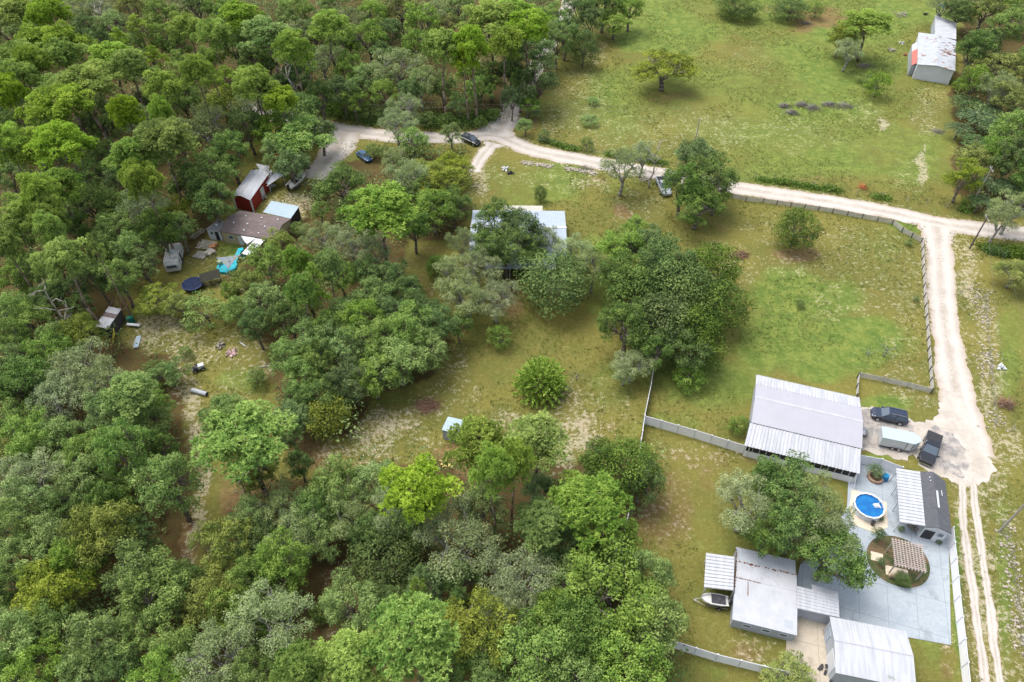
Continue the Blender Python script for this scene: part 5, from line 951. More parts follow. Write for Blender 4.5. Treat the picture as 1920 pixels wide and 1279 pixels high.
# ------------------------------------------------------------------ fences
def path_pts(pxs, spacing, z=0):
    P = [G(*q, z) for q in pxs]; out = [(P[0], (P[1]-P[0]).normalized())]
    for a, b in zip(P[:-1], P[1:]):
        n = max(1, round((b-a).length/spacing)); d = (b-a).normalized()
        out += [(a.lerp(b, (i+1)/n), d) for i in range(n)]
    return out
def rail_fence(pxs, label, H_=1.1, sp=2.5):
    pts = path_pts(pxs, sp); o = pts[0][0]; B = empty('rail_fence', (o.x,o.y,0), 0, label, 'fence'); rr = random.Random(3)
    m = MB()
    for (a, _), (b, d) in zip(pts[:-1], pts[1:]):
        a = a-o; b = b-o
        for k in range(5):
            z = .16+k*.20; t_ = Vector((d.y,-d.x,0))*.02; m.add([a+Vector((0,0,z))-t_,b+Vector((0,0,z+rr.uniform(-.02,.02)))-t_,b+Vector((0,0,z+.13))-t_,a+Vector((0,0,z+.13))-t_,a+Vector((0,0,z))+t_,b+Vector((0,0,z))+t_,b+Vector((0,0,z+.13))+t_,a+Vector((0,0,z+.13))+t_],[(0,1,2,3),(7,6,5,4),(0,4,5,1),(3,2,6,7)])
    m.build('rails', RAILG, B)
    for i, (a, d) in enumerate(pts):
        m = MB(); v = a-o; m.rbox(v.x+d.y*.08, v.y-d.x*.08, H_*.54, .13, .11, H_*1.08, math.degrees(math.atan2(d.y,d.x))); m.build('post', POSTD, B)
rail_fence([(1372,372),(1398,378),(1430,381),(1560,400),(1672,421),(1690,436),(1727,456)], 'weathered board rail fence with dark posts along the dirt road, top of the paddock')
rail_fence([(1727,456),(1731,540),(1738,640),(1745,738)], 'weathered rail fence with dark posts beside the lane, right side of the paddock')
rail_fence([(1745,738),(1700,727),(1655,717),(1608,708)], 'short weathered rail fence above the dark blue car')
rail_fence([(1607,710),(1604,748)], 'very short rail fence running down to the silver barn corner')
def vinyl_fence(pxs, label, H_=1.8, sp=2.4, parent_mat=VINYL):
    pts = path_pts(pxs, sp); o = pts[0][0]; B = empty('vinyl_fence', (o.x,o.y,0), 0, label, 'fence')
    for (a, _), (b, d) in zip(pts[:-1], pts[1:]):
        a = a-o; b = b-o; L = (b-a).length; c = (a+b)/2; an = math.degrees(math.atan2(d.y,d.x))
        m = MB(); m.rbox(c.x,c.y,H_/2,L-.14,.04,H_-.2,an); pn = m.build('panel', parent_mat, B)
        m = MB(); m.rbox(c.x,c.y,H_-.05,L-.12,.07,.1,an); m.build('rail', WHITE, pn)
    for a, d in pts:
        v = a-o; m = MB(); an = math.degrees(math.atan2(d.y,d.x)); m.rbox(v.x,v.y,H_/2+.03,.13,.13,H_+.06,an); ps = m.build('post', WHITE, B)
        m = MB(); m.rbox(v.x,v.y,H_+.08,.16,.16,.05,an); m.build('cap', WHITE, ps)
z = 0
vinyl_fence([(1206,795),(1300,822),(1392,851)], 'white vinyl panel fence from the yard corner to the silver barn')
vinyl_fence([(1225,690),(1218,735),(1206,793)], 'white vinyl fence seen edge on, above the white fence corner')
vinyl_fence([(1206,796),(1198,850),(1185,930),(1175,980),(1163,1040)], 'white vinyl fence seen edge on, running down into the lower trees')
vinyl_fence([(1222,1203),(1340,1240),(1470,1272)], 'white vinyl fence crossing the bottom grass left of the concrete pad')
vinyl_fence([(1603,868),(1645,876),(1683,891)], 'white vinyl fence above the potted palm, between barn and pool house')
vinyl_fence([(1776,1003),(1782,1060),(1788,1130),(1797,1210),(1806,1300)], 'white vinyl fence along the grass strip beside the wheel ruts')
# wire fence with wooden posts by the upper field, and on the right
def wire_fence(pxs, label, sp=4, hgt=1.2, mat=DEADW):
    pts = path_pts(pxs, sp); o = pts[0][0]; B = empty('wire_fence', (o.x,o.y,0), 0, label, 'fence'); rr = random.Random(9); m = MB()
    for (a, _), (b, _) in zip(pts[:-1], pts[1:]):
        for zz_ in (.4,.75,1.1): m.bar(a-o+Vector((0,0,zz_)), b-o+Vector((0,0,zz_)), .012, n=3)
    m.build('wire', CHR, B)
    for a, d in pts:
        v = a-o; m = MB(); m.bar((v.x,v.y,0),(v.x+rr.uniform(-.08,.08),v.y+rr.uniform(-.08,.08),hgt+rr.uniform(0,.2)),.055,.05,6); m.build('post', mat, B)
wire_fence([(1010,268),(1100,285),(1230,306),(1380,330),(1560,357),(1700,378),(1810,396)], 'wire fence with grey wooden posts and weeds along the upper field')
wire_fence([(1853,462),(1885,468),(1925,474)], 'wire fence with pale posts right of the lane junction', 3)
wire_fence([(1845,560),(1850,640),(1858,720),(1864,798),(1895,808),(1930,815)], 'sagging wire fence on sandy debris right of the lane', 3.5)
wire_fence([(1878,985),(1893,1040),(1900,1090),(1908,1170),(1916,1230)], 'wire fence with grey posts at the lower right edge', 2.2)
# ------------------------------------------------------------------ utility poles and their lines
def pole(px, py, hgt, label, arm=True, lamp=False, mat=None):
    p = G(px, py); B = empty('utility_pole', (p.x,p.y,0), 0, label, 'utility pole'); m = MB(); m.bar((0,0,0),(0,0,hgt),.15,.11,8); m.build('pole', mat or M('pole_wood', (.30,.28,.25), .9, .15, 3), B)
    if arm:
        m = MB(); m.rbox(0,-.15,hgt-.5,2.0,.09,.12,80); m.build('cross_arm', WOODG, B)
        for k in (-.8,0,.8): m = MB(); a = R(80); m.cyl(k*math.cos(a),k*math.sin(a)-.1,hgt-.42,hgt-.22,.05,8); m.build('insulator', WHITE, B)
    if lamp:
        m = MB(); m.bar((0,0,hgt-.6),(1.3,.4,hgt-.1),.035); ar = m.build('lamp_arm', CHR, B); m = MB(); m.rbox(1.45,.45,hgt-.12,.55,.25,.12,17); m.build('lamp_head', BLACK, B)
    return p+Vector((0,0,hgt-.25))
t1 = pole(1817,393,9.3,'tall leaning grey utility pole above the road near the palms')
t2 = pole(1818,466,7.0,'short utility pole at the lane junction', True, False, M('pole_dark', (.10,.09,.085), .9))
t3 = pole(1873,997,7.2,'grey lamp pole at the lower right edge beside the wire fence', False, True)
t0 = pole(1304,262,5.0,'thin pale pole standing in the open field just above the road', False, False, DEADW)
def cable(a, b, sag, label, off=0):
    m = MB(); pts = []; 
    for i in range(15): f = i/14; q = a.lerp(b, f); pts.append((q.x+off, q.y, q.z-sag*4*f*(1-f)))
    m.tube(pts, .016, 3); o = m.build('power_line', M('wire_grey', (.13,.13,.12), .6)); tag(o, label, 'cable', 'overhead power lines')
tl = G(470,172,6.5); tm = Vector((-20, 148, 8))
cable(t1, t2, .4, 'short power line between the two poles at the lane junction'); cable(t2, t3+Vector((0,0,0)), 1.2, 'power line running down the right side to the lamp pole')
cable(t2+Vector((.6,0,0)), t3+Vector((1.2,-30,0)), 1.6, 'outer power line along the right side above the debris line')
cable(t1, t0+Vector((0,0,3)), 1.0, 'long power line above the upper edge of the dirt road'); cable(t0+Vector((0,0,3)), tl, 1.2, 'power line crossing in front of the tall pines left of the fork')
cable(t0+Vector((0,0,2.2)), tl+Vector((0,0,-1)), 1.4, 'lower power line crossing in front of the tall pines by the fork')
# ------------------------------------------------------------------ pool, deck, pergola, island
patch('pool_deck', [(1597,918),(1622,926),(1662,943),(1664,990),(1640,1000),(1600,985),(1592,950)][::-1], .10, DECK)
c = G(1630,948,1.15); B = empty('swimming_pool', (c.x,c.y,0), 0, 'round blue above ground swimming pool with white rim on tan paving', 'swimming pool')
WTR = bpy.data.materials.new('pool_water'); WTR.use_nodes = True; t = WTR.node_tree; b = t.nodes['Principled BSDF']; co = t.nodes.new('ShaderNodeTexCoord').outputs['Object']
t.links.new(mixc(t, step(t, noise(t, co, 1.3, 3), .35, .65), (.004,.11,.34), (.006,.16,.42)), b.inputs['Base Color']); b.inputs['Roughness'].default_value = .12; bump(t, b, noise(t, co, 5, 3), .25, .03)
PR = 1.72
def ring(mb, r0, r1, z0, z1, n=14):
    vs = []; 
    for i in range(n):
        a = 2*math.pi*(i+.3)/n; ca, sa = math.cos(a), math.sin(a); vs += [(r0*ca,r0*sa,z0),(r1*ca,r1*sa,z0),(r1*ca,r1*sa,z1),(r0*ca,r0*sa,z1)]
    fs = []
    for i in range(n):
        j = (i+1) % n
        for k in range(4): fs.append((4*i+k, 4*j+k, 4*j+(k+1)%4, 4*i+(k+1)%4))
    return mb.add(vs, fs)
m = MB(); ring(m, PR, PR+.06, 0, 1.15); m.build('pool_wall', WHITE, B); m = MB(); ring(m, PR-.03, PR+.17, 1.15, 1.22); m.build('rim', WHITE, B)
m = MB(); m.add([((PR-.005)*math.cos(2*math.pi*(i+.3)/14),(PR-.005)*math.sin(2*math.pi*(i+.3)/14),1.0) for i in range(14)], [tuple(range(14))]); m.build('water', WTR, B)
m = MB(); 
for k in range(4): m.rbox(.85-k*.0, .05, .75+k*.14, .5, .75-k*.12, .06, 15)
m.bar((1.1,-.35,.5),(1.45,-.35,1.7),.03).bar((1.1,.35,.5),(1.45,.35,1.7),.03).bar((1.45,-.35,1.7),(1.9,-.35,1.2),.03).bar((1.45,.35,1.7),(1.9,.35,1.2),.03)
for k in range(4): m.rbox(.75+.17*k, .05, 1.06+.02*k, .12, .62, .04, 10)
m.build('ladder', WHITE, B)
p = G(1635,985); B = empty('pool_pump', (p.x,p.y,.1), 20, 'small black pool pump and filter below the round pool', 'pool pump'); m = MB(); m.cyl(0,0,0,.75,.22,12,.18); m.build('filter_tank', BLACK, B); m = MB(); m.bar((-.1,.2,.2),(.5,.2,.2),.12,n=10); m.build('motor', CHR, B); m = MB(); m.tube([(0,0,.6),(.0,.5,.5),(-.1,1.0,.4)],.04,6); m.build('hose', DARK, B)
c = G(1683,1053); ISL = c
m = MB(); n = 48; 
def isl(r, ax=1.08): return [(c.x+r*ax*math.cos(2*math.pi*i/n)*(1+.03*math.sin(2*math.pi*i/n*2)), c.y+r*math.sin(2*math.pi*i/n)) for i in range(n)]
m.add([(x,y,.085) for x,y in isl(3.35)], [tuple(range(n))])
ig, t, b = nmat('island_grass'); co = t.nodes.new('ShaderNodeTexCoord').outputs['Object']; g1 = noise(t, co, .55, 6, .65); g2 = noise(t, co, 4, 5, .7)
cc = mixc(t, step(t, g1, .42, .6), (.045,.065,.018), (.14,.09,.05)); cc = mixc(t, step(t, g2, .5, .7, 0, .6), cc, (.11,.13,.04)); t.links.new(cc, b.inputs['Base Color']); b.inputs['Roughness'].default_value = .95; bump(t, b, g2, .8, .08)
tag(m.build('island_grass', ig), kind='structure')
m = MB(); vs = isl(3.35)+isl(3.47); m.add([(x,y,.13) for x,y in vs]+[(x,y,.05) for x,y in vs], [(i,(i+1)%n,n+(i+1)%n,n+i) for i in range(n)]+[(n+i,n+(i+1)%n,3*n+(i+1)%n,3*n+i) for i in range(n)]+[(2*n+i,2*n+(i+1)%n,(i+1)%n,i) for i in range(n)]); tag(m.build('island_kerb', PATIO), kind='structure')
patch('island_path', [(1632,1034),(1655,1040),(1655,1056),(1632,1050)][::-1], .11, DECK)
o = G(1671,1011,2.4); B = empty('pergola', (o.x,o.y,0), A0+3, 'pinkish timber pergola with lattice top on the round grass island', 'pergola')
m = MB()
for i in range(10): m.box(.08+i*.345,.20+i*.345,.15,-3.55,2.42,2.52)
m.build('rafters', PINKW, B); m = MB()
for i in range(13): m.box(-.05,3.45,-.05-i*.27,-.14-i*.27,2.52,2.57)
m.build('slats', PINKW, B); m = MB(); m.box(0,3.4,-.2,-.32,2.28,2.42).box(0,3.4,-3.1,-3.22,2.28,2.42); m.build('beam', PINKW, B)
for x in (.15,3.15):
    for y in (-.2,-3.1): m = MB(); m.box(x,x+.13,y,y-.13,0,2.3); m.build('post', PINKW, B)
m = MB(); m.box(-.1,2.4,-2.2,-3.4,.1,.16); m.build('floor', DECK, B)
m = MB(); m.box(.1,1.7,-3.3,-3.75,.35,.45).box(.1,1.7,-3.75,-3.8,.35,.9); 
for x in (.15,1.55): m.box(x,x+.08,-3.32,-3.4,0,.35).box(x,x+.08,-3.7,-3.78,0,.35)
pb = m.build('bench_seat', WOODT); pb.location = B.location; pb.rotation_euler = B.rotation_euler; tag(pb, 'wooden bench below the near edge of the pergola', 'bench'); pb.name = 'garden_bench'
plant('F',1653,1052,9,1.4,label='small palm at the left side of the pergola'); plant('F',1650,1000,14,2.6,label='small palm between the round pool and the grass island'); plant('C',1693,1086,15,1.6,label='dark rounded bush below the pergola on the grass island')
plant('H',1690,992,6,.9,label='small potted bush below the porch roof corner'); plant('H',1652,972,5,.8,label='small clump of plants beside the pool rim'); plant('C',1760,1015,6,.8,label='dark bush by the top end of the side vinyl fence')
for q in TREES[-6:]: q['o']['label'] = q['label']; q['o']['category'] = 'palm tree' if q['code'] == 'F' else 'bush'
p = G(1640,897); B = empty('planter', (p.x,p.y,.06), 0, 'round brick planter with a bushy palm in the patio corner', 'planter'); m = MB(); ring(m, .75, 1.0, 0, .4, 14); m.build('planter_wall', M('brick_edge', (.32,.22,.16), .9, .25, 5), B); m = MB(); m.cyl(0,0,0,.33,.77,14); m.build('soil', M('soil', (.10,.065,.04), .95), B)
plant('F',1641,884,16,1.9,label='bushy potted palm growing in the round brick planter'); TREES[-1]['o'].location.z = .3
TREES[-1]['o']['label'] = TREES[-1]['label']; TREES[-1]['o']['category'] = 'palm tree'
p = G(1657,899); B = empty('blue_barrel', (p.x,p.y,.06), 0, 'bright blue plastic barrel beside the round planter', 'barrel'); m = MB(); m.cyl(0,0,0,.45,.42,16,.45).cyl(0,0,.45,.9,.45,16,.38); m.build('drum', M('blue_plastic', (.01,.20,.42), .4), B); m = MB(); m.cyl(0,0,.9,.96,.36,16,.1); m.build('lid', M('blue_plastic',(0,0,0)), B)
p = G(1583,884); B = empty('blue_chair', (p.x,p.y,.06), 40, 'small blue chair below the silver barn eave', 'chair')
m = MB(); m.box(-.25,.25,-.25,.25,.42,.47); m.build('seat', M('blue_plastic',(0,0,0)), B); m = MB(); m.box(-.25,-.2,-.25,.25,.47,.95); m.build('backrest', M('blue_plastic',(0,0,0)), B)
for x in (-.22,.18):
    for y in (-.22,.18): m = MB(); m.box(x,x+.04,y,y+.04,0,.42); m.build('leg', M('blue_plastic',(0,0,0)), B)
# ------------------------------------------------------------------ yard things in the left clearing
p = G(427,503); B = empty('wading_pool', (p.x,p.y,0), 20, 'turquoise splash pool with slide under a grey shade sail', 'pool'); m = MB(); ring(m, 1.3, 1.7, 0, .5, 16); m.build('pool_ring', TARPB, B); m = MB(); m.cyl(0,0,.05,.3,1.32,16); m.build('water', M('light_pool_water', (.06,.45,.55), .2), B)
m = MB(); m.slab((.9,1.0,.4),(2.2,2.6,1.5),(2.8,2.1,1.5),(1.5,.4,.4),.1); m.build('slide', TARPB, B); m = MB(); m.box(2.3,3.2,2.2,3.0,0,1.5); m.build('slide_tower', TARPB, B)
m = MB(); m.rbox(-1.0,1.3,.5,1.0,.8,.9,30); m.build('step', M('pale_lime', (.35,.42,.25), .7), B)
a = [G(405,483,2.6), G(452,477,2.9), G(428,504,2.3)]; o = a[0]; B = empty('shade_sail', (o.x,o.y,0), 0, 'triangular grey shade sail stretched above the turquoise pool', 'shade sail'); a = [v-Vector((o.x,o.y,0)) for v in a]; m = MB(); K = 8; vs = []; ids = {}
for i in range(K+1):
    for j in range(K+1-i):
        u, v = i/K, j/K; w_ = 1-u-v; q = a[0]*w_+a[1]*u+a[2]*v; q = q+((a[0]+a[1]+a[2])/3-q)*.5*(u*v+v*w_+w_*u)-Vector((0,0,1.2*u*v*w_)); ids[i,j] = len(vs); vs.append(q)
fs = []
for i in range(K):
    for j in range(K-i):
        fs.append((ids[i,j],ids[i+1,j],ids[i,j+1]))
        if j < K-i-1: fs.append((ids[i+1,j],ids[i+1,j+1],ids[i,j+1]))
n0 = len(vs); m.add(vs+[v-Vector((0,0,.02)) for v in vs], fs+[tuple(x+n0 for x in f[::-1]) for f in fs]); m.build('cloth', SHADE, B)
for v in a: m = MB(); m.bar((v.x,v.y,0),(v.x,v.y,v.z+.1),.05,n=6); m.build('post', WOODG, B)
p = G(364,539); B = empty('trampoline', (p.x,p.y,0), 0, 'round dark blue trampoline partly under a tree, left clearing', 'trampoline'); m = MB(); m.cyl(0,0,.78,.82,1.6,24); m.build('mat', NAVY, B); m = MB(); ring(m,1.6,1.78,.78,.86,24); m.build('rim', M('navy_pad',(.02,.04,.12),.6), B)
for i in range(6): a_ = i*1.047; m = MB(); m.bar((1.7*math.cos(a_),1.7*math.sin(a_),0),(1.7*math.cos(a_),1.7*math.sin(a_),2.3),.03); m.build('pole', DARK, B)
p = G(398,530); B = empty('black_canopy', (p.x,p.y,0), 25, 'dark sagging canopy beside the round trampoline', 'canopy'); m = MB(); m.slab((-1.6,-1.2,1.5),(1.6,-1.2,1.6),(1.8,0,2.2),(-1.5,0,2.1),.04).slab((-1.5,0,2.1),(1.8,0,2.2),(1.6,1.2,1.6),(-1.6,1.2,1.5),.04); m.build('cover', M('black_olive_cloth', (.035,.035,.025), .8), B)
for x in (-1.5,1.5):
    for y in (-1.1,1.1): m = MB(); m.bar((x,y,0),(x,y,1.5),.04); m.build('leg', DARK, B)
def pallet_stack(px, py, ang, nx_, ny_, label, L=3.4, W_=1.6, z=.3, mat=M('pale_timber', (.48,.45,.40), .9, .2, 3)):
    p = G(px, py); B = empty('timber_rack', (p.x,p.y,0), ang, label, 'timber rack'); m = MB(); rr = random.Random(int(px))
    for i in range(nx_): m.rbox(rr.uniform(-.1,.1), -W_/2+W_*i/(nx_-1), z+.1, L*rr.uniform(.8,1.1), .14, .05, rr.uniform(-2,2))
    m.build('boards', mat, B); m = MB()
    for i in range(ny_): m.rbox(-L/2+L*(i+.5)/ny_, 0, z, .12, W_*1.15, .1, 0)
    m.build('bearers', mat, B); m = MB()
    for i in (-1,1):
        for j in (-1,1): m.box(i*L*.4-.06,i*L*.4+.06,j*W_*.45-.06,j*W_*.45+.06,0,z)
    m.build('feet', mat, B)
pallet_stack(388,462,-12,7,2,'pale timber rack of loose boards below the white shed',3.4,2.2)
pallet_stack(378,480,-16,8,3,'square weathered pallet left of the grey shade sail',2.2,1.7,.2); pallet_stack(396,478,60,6,2,'small leaning stack of pale pallets next to the square pallet',1.6,1.2,.7)
pallet_stack(371,442,62,4,2,'thin reddish grey frame left of the white shed',3.0,1.0,.3,WOODG)
p = G(400,468); m = MB(); m.rbox(p.x,p.y,.4,1.0,.7,.8,15).rbox(p.x+.2,p.y+.9,.3,.7,.6,.6,40); tag(m.build('orange_crate', M('orange_wood', (.42,.20,.09), .8)), 'orange brown crates stacked right of the timber rack', 'crates')
p = G(252,613); B = empty('plank_bench', (p.x,p.y,0), -8, 'low white topped bench right of the ramshackle shed', 'bench'); m = MB(); m.box(-1.1,1.1,-.25,.25,.45,.55); m.build('top', WHITE, B)
for x in (-.9,.8): m = MB(); m.box(x,x+.1,-.2,.2,0,.45); m.build('leg', WOODT, B)
p = G(258,642); m = MB(); m.rbox(p.x,p.y,.12,2.6,.75,.1,100).rbox(p.x,p.y,.04,2.2,.5,.08,100); tag(m.build('metal_sheet', BLUER), 'pale blue metal sheet lying on sand below the white topped bench', 'metal sheet')
p = G(375,738); B = empty('concrete_pipe', (p.x,p.y,0), -18, 'pale grey pipe lying on the sandy trail', 'pipe'); m = MB(); m.bar((-1.25,0,.33),(1.25,0,.33),.33,n=14); m.build('pipe', GREYW, B); m = MB(); m.bar((1.252,0,.33),(1.28,0,.33),.27,n=14); m.build('dark_end', DARK, B)
p = G(373,694); B = empty('garden_tractor', (p.x,p.y,0), 30, 'dark and white ride-on mower standing on the sandy trail', 'mower')
m = MB(); m.box(-.9,.0,-.4,.4,.35,.62); m.build('body', BLACK, B); m = MB(); m.box(.0,.9,-.32,.32,.35,.95); m.build('hood', WHITE, B); m = MB(); m.box(-.6,-.1,-.25,.25,.62,.75).box(-.66,-.56,-.25,.25,.7,1.15); m.build('seat', DARK, B); m = MB(); m.bar((.05,0,.8),(-.1,0,1.2),.03); m.rbox(-.1,0,1.2,.4,.4,.04,0,20); m.build('steering_wheel', DARK, B); wheels(B,(-.55,.6),.52,.28,.2)
def debris(px, py, n, r, label, mats, seed, hmax=.5, name='junk_pile'):
    p = G(px, py); rr = random.Random(seed); m = MB()
    for i in range(int(n*1.7)): m.rbox(max(-r*.7,min(r*.7,rr.gauss(0,r*.4))), max(-r*.7,min(r*.7,rr.gauss(0,r*.4))), rr.uniform(.05,hmax), rr.uniform(.15,.8), rr.uniform(.06,.35), rr.uniform(.04,.2), rr.uniform(0,180), rr.uniform(-25,25))
    o = m.build(name, mats, loc=(p.x,p.y,0)); tag(o, label, 'debris')
debris(412,650,14,.9,'small dark junk pile on the grass right of the sandy trail',WOODG,1); debris(435,662,18,1.0,'pinkish scatter of rubbish near the small white stick',M('pink_rubbish',(.4,.28,.27),.8,.4,4),2,.3)
debris(510,330,26,1.5,'white and grey clutter beside the red barn wall',GREYW,3,.8); debris(492,372,20,1.3,'dark clutter between the red barn and blue carport',WOODG,4,.7); debris(505,352,18,1.2,'pale clutter under the red barn door',WHITE,14,.5)
debris(1672,95,12,1.3,'grey scrap lying in the grass left of the rusty barn',DEADW,5,.4); debris(1690,30,20,2.2,'long dark scrap heap near the top edge, left of the tin shed',WOODG,6,.7); debris(1735,28,10,1.1,'dark machine parts near the top of the tin shed',DARK,7,.6); debris(1765,12,16,1.6,'blue and grey rubbish under the trees at the top edge',M('blue_rubbish',(.03,.12,.22),.6,.3,3),8,.6); debris(1606,44,14,1.3,'white scrap under the yellow green tree at the top',WHITE,9,.5); debris(1698,104,8,.6,'red and white scrap at the corner of the rusty barn',REDP,10,.5); debris(1690,82,8,.8,'white appliance parts in the grass left of the rusty barn',WHITE,12,.5)
debris(1876,690,8,.7,'white and dark object in the grass at the right edge',WHITE,13,.6); debris(836,868,8,1.0,'yellow frame lying under the pines below the blue shed roof',M('yellow_frame',(.5,.42,.14),.7,.2),15,.5); debris(1560,1262,16,1.6,'dark clutter along the near wall of the large garage',DARK,16,.7); debris(1552,1190,7,.35,'small dark clutter beside the garage wall',WOODG,17,.5); debris(1507,1150,8,.8,'garden clutter under the breezeway edge',WOODG,18,.4)
debris(947,318,8,.9,'white tank and scrap on the lawn above the blue roofed house',WHITE,19,.6); debris(958,326,10,.8,'dark heap beside the white tank on the lawn',DARK,20,.5); debris(1640,905,3,.3,'small tan stones around the planter',DECK,21,.2); debris(1352,1128,8,.8,'brown clutter behind the small covered boat',RUST,22,.4)
debris(1712,990,10,.8,'grey furniture jumble in front of the pool house gable',WOODG,23,.7)
p = G(455,646); m = MB(); m.bar((p.x-.5,p.y+.4,.1),(p.x+.6,p.y-.5,.12),.09,n=5); tag(m.build('white_plank', WHITE), 'short white stick lying on grass in the left clearing', 'plank'); p = G(500,688); m = MB(); m.bar((p.x-1.,p.y-.2,.1),(p.x+1.1,p.y+.3,.15),.1,.07,6); tag(m.build('log', DEADW), 'brown log at the edge of the middle thicket', 'log')
# brush heaps
def brush(px, py, n, r, hgt, label, mat=DEADW, seed=1, name='brush_pile'):
    p = G(px, py); rr = random.Random(seed); m = MB()
    for i in range(n):
        a = rr.uniform(0,6.28); q = rr.gauss(0, r*.45); w_ = rr.gauss(0, r*.3); L = rr.uniform(.5,1.6); x, y = q, w_; z = max(.05, rr.uniform(.05,hgt)*(1-min(1,math.hypot(x,y)/(r*1.4)))); 
        m.bar((x,y,z),(x+L*math.cos(a),y+L*math.sin(a),z+rr.uniform(-.2,.4)),.04,.012,3)
    tag(m.build(name, mat, loc=(p.x,p.y,0)), label, 'brush pile')
BR = M('grey_twigs', (.20,.185,.165), .9, .3, 4); BRB = M('brown_twigs', (.22,.13,.09), .9, .3, 4)
for i, (x, y, r, lb) in enumerate(((1470,200,1.4,'leftmost of the grey brush piles lying across the upper field'),(1483,213,1.3,'small grey brush heap just below the leftmost pile in the upper field'),(1502,198,1.5,'grey brush pile just right of the leftmost in the upper field'),(1523,204,1.9,'dense grey brush pile, middle of the row in the upper field'),(1553,198,1.6,'thin grey brush pile right of the middle one in the upper field'),(1582,200,2.4,'rightmost and largest of the grey brush piles in the upper field'))): brush(x,y,140,r,.8,lb,BR,i+40)
brush(803,762,260,1.9,.6,'brown ring shaped burn pile in the sandy patch of the middle yard',BRB,60,'burn_pile'); brush(1388,480,160,1.7,.5,'low brown twig heap right of the big dark oaks',BRB,61); brush(1105,222,90,1.0,.7,'dead twigs on the small bush in the upper field',BR,62)
brush(1510,45,90,1.5,.5,'dead twigs under the left dense bush at the top edge',BR,63); brush(1620,125,120,2.0,.6,'fallen dead branches under the mossy tree in the upper field',BR,64); brush(1760,248,80,1.6,.3,'fallen grey branch pointing to the palms, upper field edge',BR,65); brush(1100,318,60,2.0,.4,'dead twigs by the thin tree near the road',BR,66)
brush(1885,760,120,1.2,1.0,'rusty brown twiggy bush at the right edge below the debris line',BRB,68); brush(1617,353,60,.8,.8,'orange tinted dead shrub in the fence weeds beside the road',M('orange_twigs',(.40,.13,.05),.9,.3,4),69)
# stones along the lawn edge and weeds on the fence lines
def line_stuff(name, pxs, n, w_, size, mat, label, cat, leafy=True, hmax=.8, seed=3, tint=.5, gap=.3):
    rng = np.random.default_rng(seed); W_ = [np.array(q) for q in W2(pxs)]; seg = [np.linalg.norm(b-a) for a, b in zip(W_[:-1], W_[1:])]; P = []
    gate = rng.random(200)
    while len(P) < n:
        i = rng.choice(len(seg), p=np.array(seg)/sum(seg)); f = rng.random(); s_ = (sum(seg[:i])+f*seg[i])
        if gate[int(s_/3.1) % 200] < gap: continue
        q = W_[i]*(1-f)+W_[i+1]*f+rng.normal(0, w_, 2); P.append((q[0], q[1], gate[int(s_/3.1) % 200]))
    P = np.array(P)
    if leafy:
        C = np.stack([P[:,0], P[:,1], rng.random(len(P))*hmax*P[:,2]], -1); d = unit(rng.normal(0,1,C.shape)+np.array([0,0,.8]))
        me = leaf_mesh(name, leaf_faces(C, d, size, .6, rng), rng.normal(tint,.2,len(C))); me.materials.append(mat); o = bpy.data.objects.new(name, me); COL.objects.link(o)
    else:
        m = MB(); rr = random.Random(seed)
        for x, y, g in P: s_ = size*rr.uniform(.5,1.5); m.rbox(x,y,s_*.25,s_,s_*rr.uniform(.6,1),s_*.6,rr.uniform(0,180),rr.uniform(-20,20))
        o = m.build(name, mat)
    tag(o, label, cat, kind='stuff')
STONE = M('limestone_rubble', (.36,.32,.26), .9, .3, 3)
line_stuff('stone_row', [(925,296),(1000,308),(1070,318),(1135,328),(1215,338)], 420, .35, .26, STONE, 'row of pale stones along the lawn edge below the dirt road', 'stones', False)
line_stuff('rubble_line', [(1835,540),(1845,600),(1850,680),(1862,760),(1866,800)], 330, .9, .2, STONE, 'pale rubble strewn along the sagging fence right of the lane', 'rubble', False, seed=5)
line_stuff('rubble_line', [(1885,985),(1896,1060),(1905,1130),(1915,1220)], 200, .7, .2, STONE, 'grey rubble along the lower right wire fence', 'rubble', False, seed=6)
line_stuff('fence_weeds', [(1012,262),(1060,278),(1120,288),(1230,306),(1380,331),(1560,358),(1700,379),(1815,397)], 7000, .5, .17, FM['shrub'], 'leafy weeds and vines overgrowing the wire fence along the road', 'weeds', True, 1.0, seed=7, gap=.55)
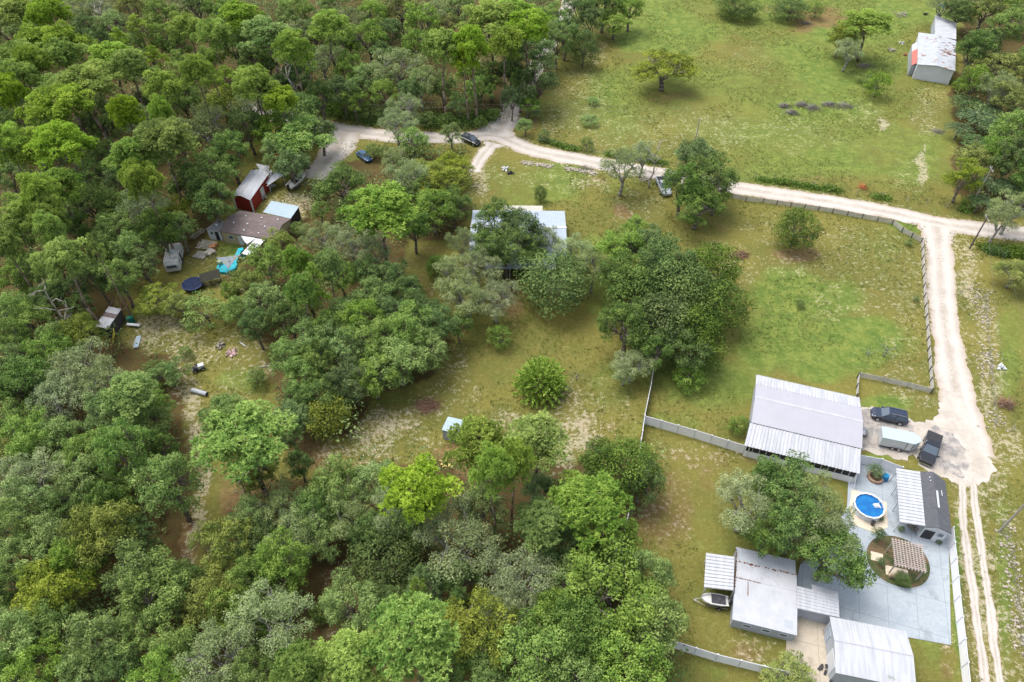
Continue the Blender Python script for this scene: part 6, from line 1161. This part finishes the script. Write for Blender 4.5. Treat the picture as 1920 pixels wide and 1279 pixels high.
line_stuff('fence_weeds', [(1845,465),(1880,474),(1935,482)], 3500, .8, .18, FM['shrub'], 'dark hedge of weeds right of the lane junction', 'weeds', True, 1.4, seed=8)
line_stuff('roadside_weeds', [(500,190),(600,205),(700,225),(800,232),(880,232),(925,215)], 12000, 1.6, .24, FM['under'], 'leafy weeds along the far side of the dirt road below the pines', 'weeds', True, 1.8, seed=9)
line_stuff('hedge', [(1850,472),(1890,480),(1940,486)], 6000, .45, .12, FM['dark'], 'clipped dark hedge at the right edge below the wire fence', 'hedge', True, 1.3, seed=10)
# tufts of weeds scattered through the grass
def tufts():
    rng = np.random.default_rng(77); X = rng.uniform(-70, 150, 110000); Y = rng.uniform(24, 225, 110000); px, py = PX(X, Y); ins = (px > 250) & (px < 1950) & (py < 1290)
    for p in FOREST: ins &= ~inpoly(px, py, p)
    ins &= lerp_noise(X, Y, 8, 31) > .45
    for q, hw in ((ROAD_MAIN,2.2),(ROAD_NORTH,2.2),(LANE,2.0),(DRIVE_HOUSE,1.4),(DRIVE_YARD,4),(RUT_L,.4),(RUT_R,.4)): ins &= seg_dist(X, Y, W2(q)) > hw
    for pl in ([(1590,690),(1900,690),(1890,930),(1600,890)],[(1380,690),(1790,690),(1800,1279),(1300,1279),(1310,1010),(1390,1010)]): ins &= ~inpoly(px, py, pl)
    X, Y = X[ins][:22000], Y[ins][:22000]; n = len(X); k = 6; r = rng.uniform(.08,.32,n)
    d = unit(rng.normal(0,1,(n*k,3))+np.array([0,0,1.2])); P = np.stack([X,Y,0*X+.02],-1).repeat(k,0)+rng.normal(0,.5,(n*k,3))*r.repeat(k)[:,None]*np.array([1,1,0])
    me = leaf_mesh('grass_tufts', blades(P, d, r.repeat(k)*1.3, .045, rng), rng.normal(.45,.25,n).repeat(k)); me.materials.append(FM['grass']); o = bpy.data.objects.new('grass_tufts', me); COL.objects.link(o); tag(o, 'scattered weedy tufts in the open grass', 'grass', kind='stuff')
tufts()
# white flowering shrub stems left of the fork
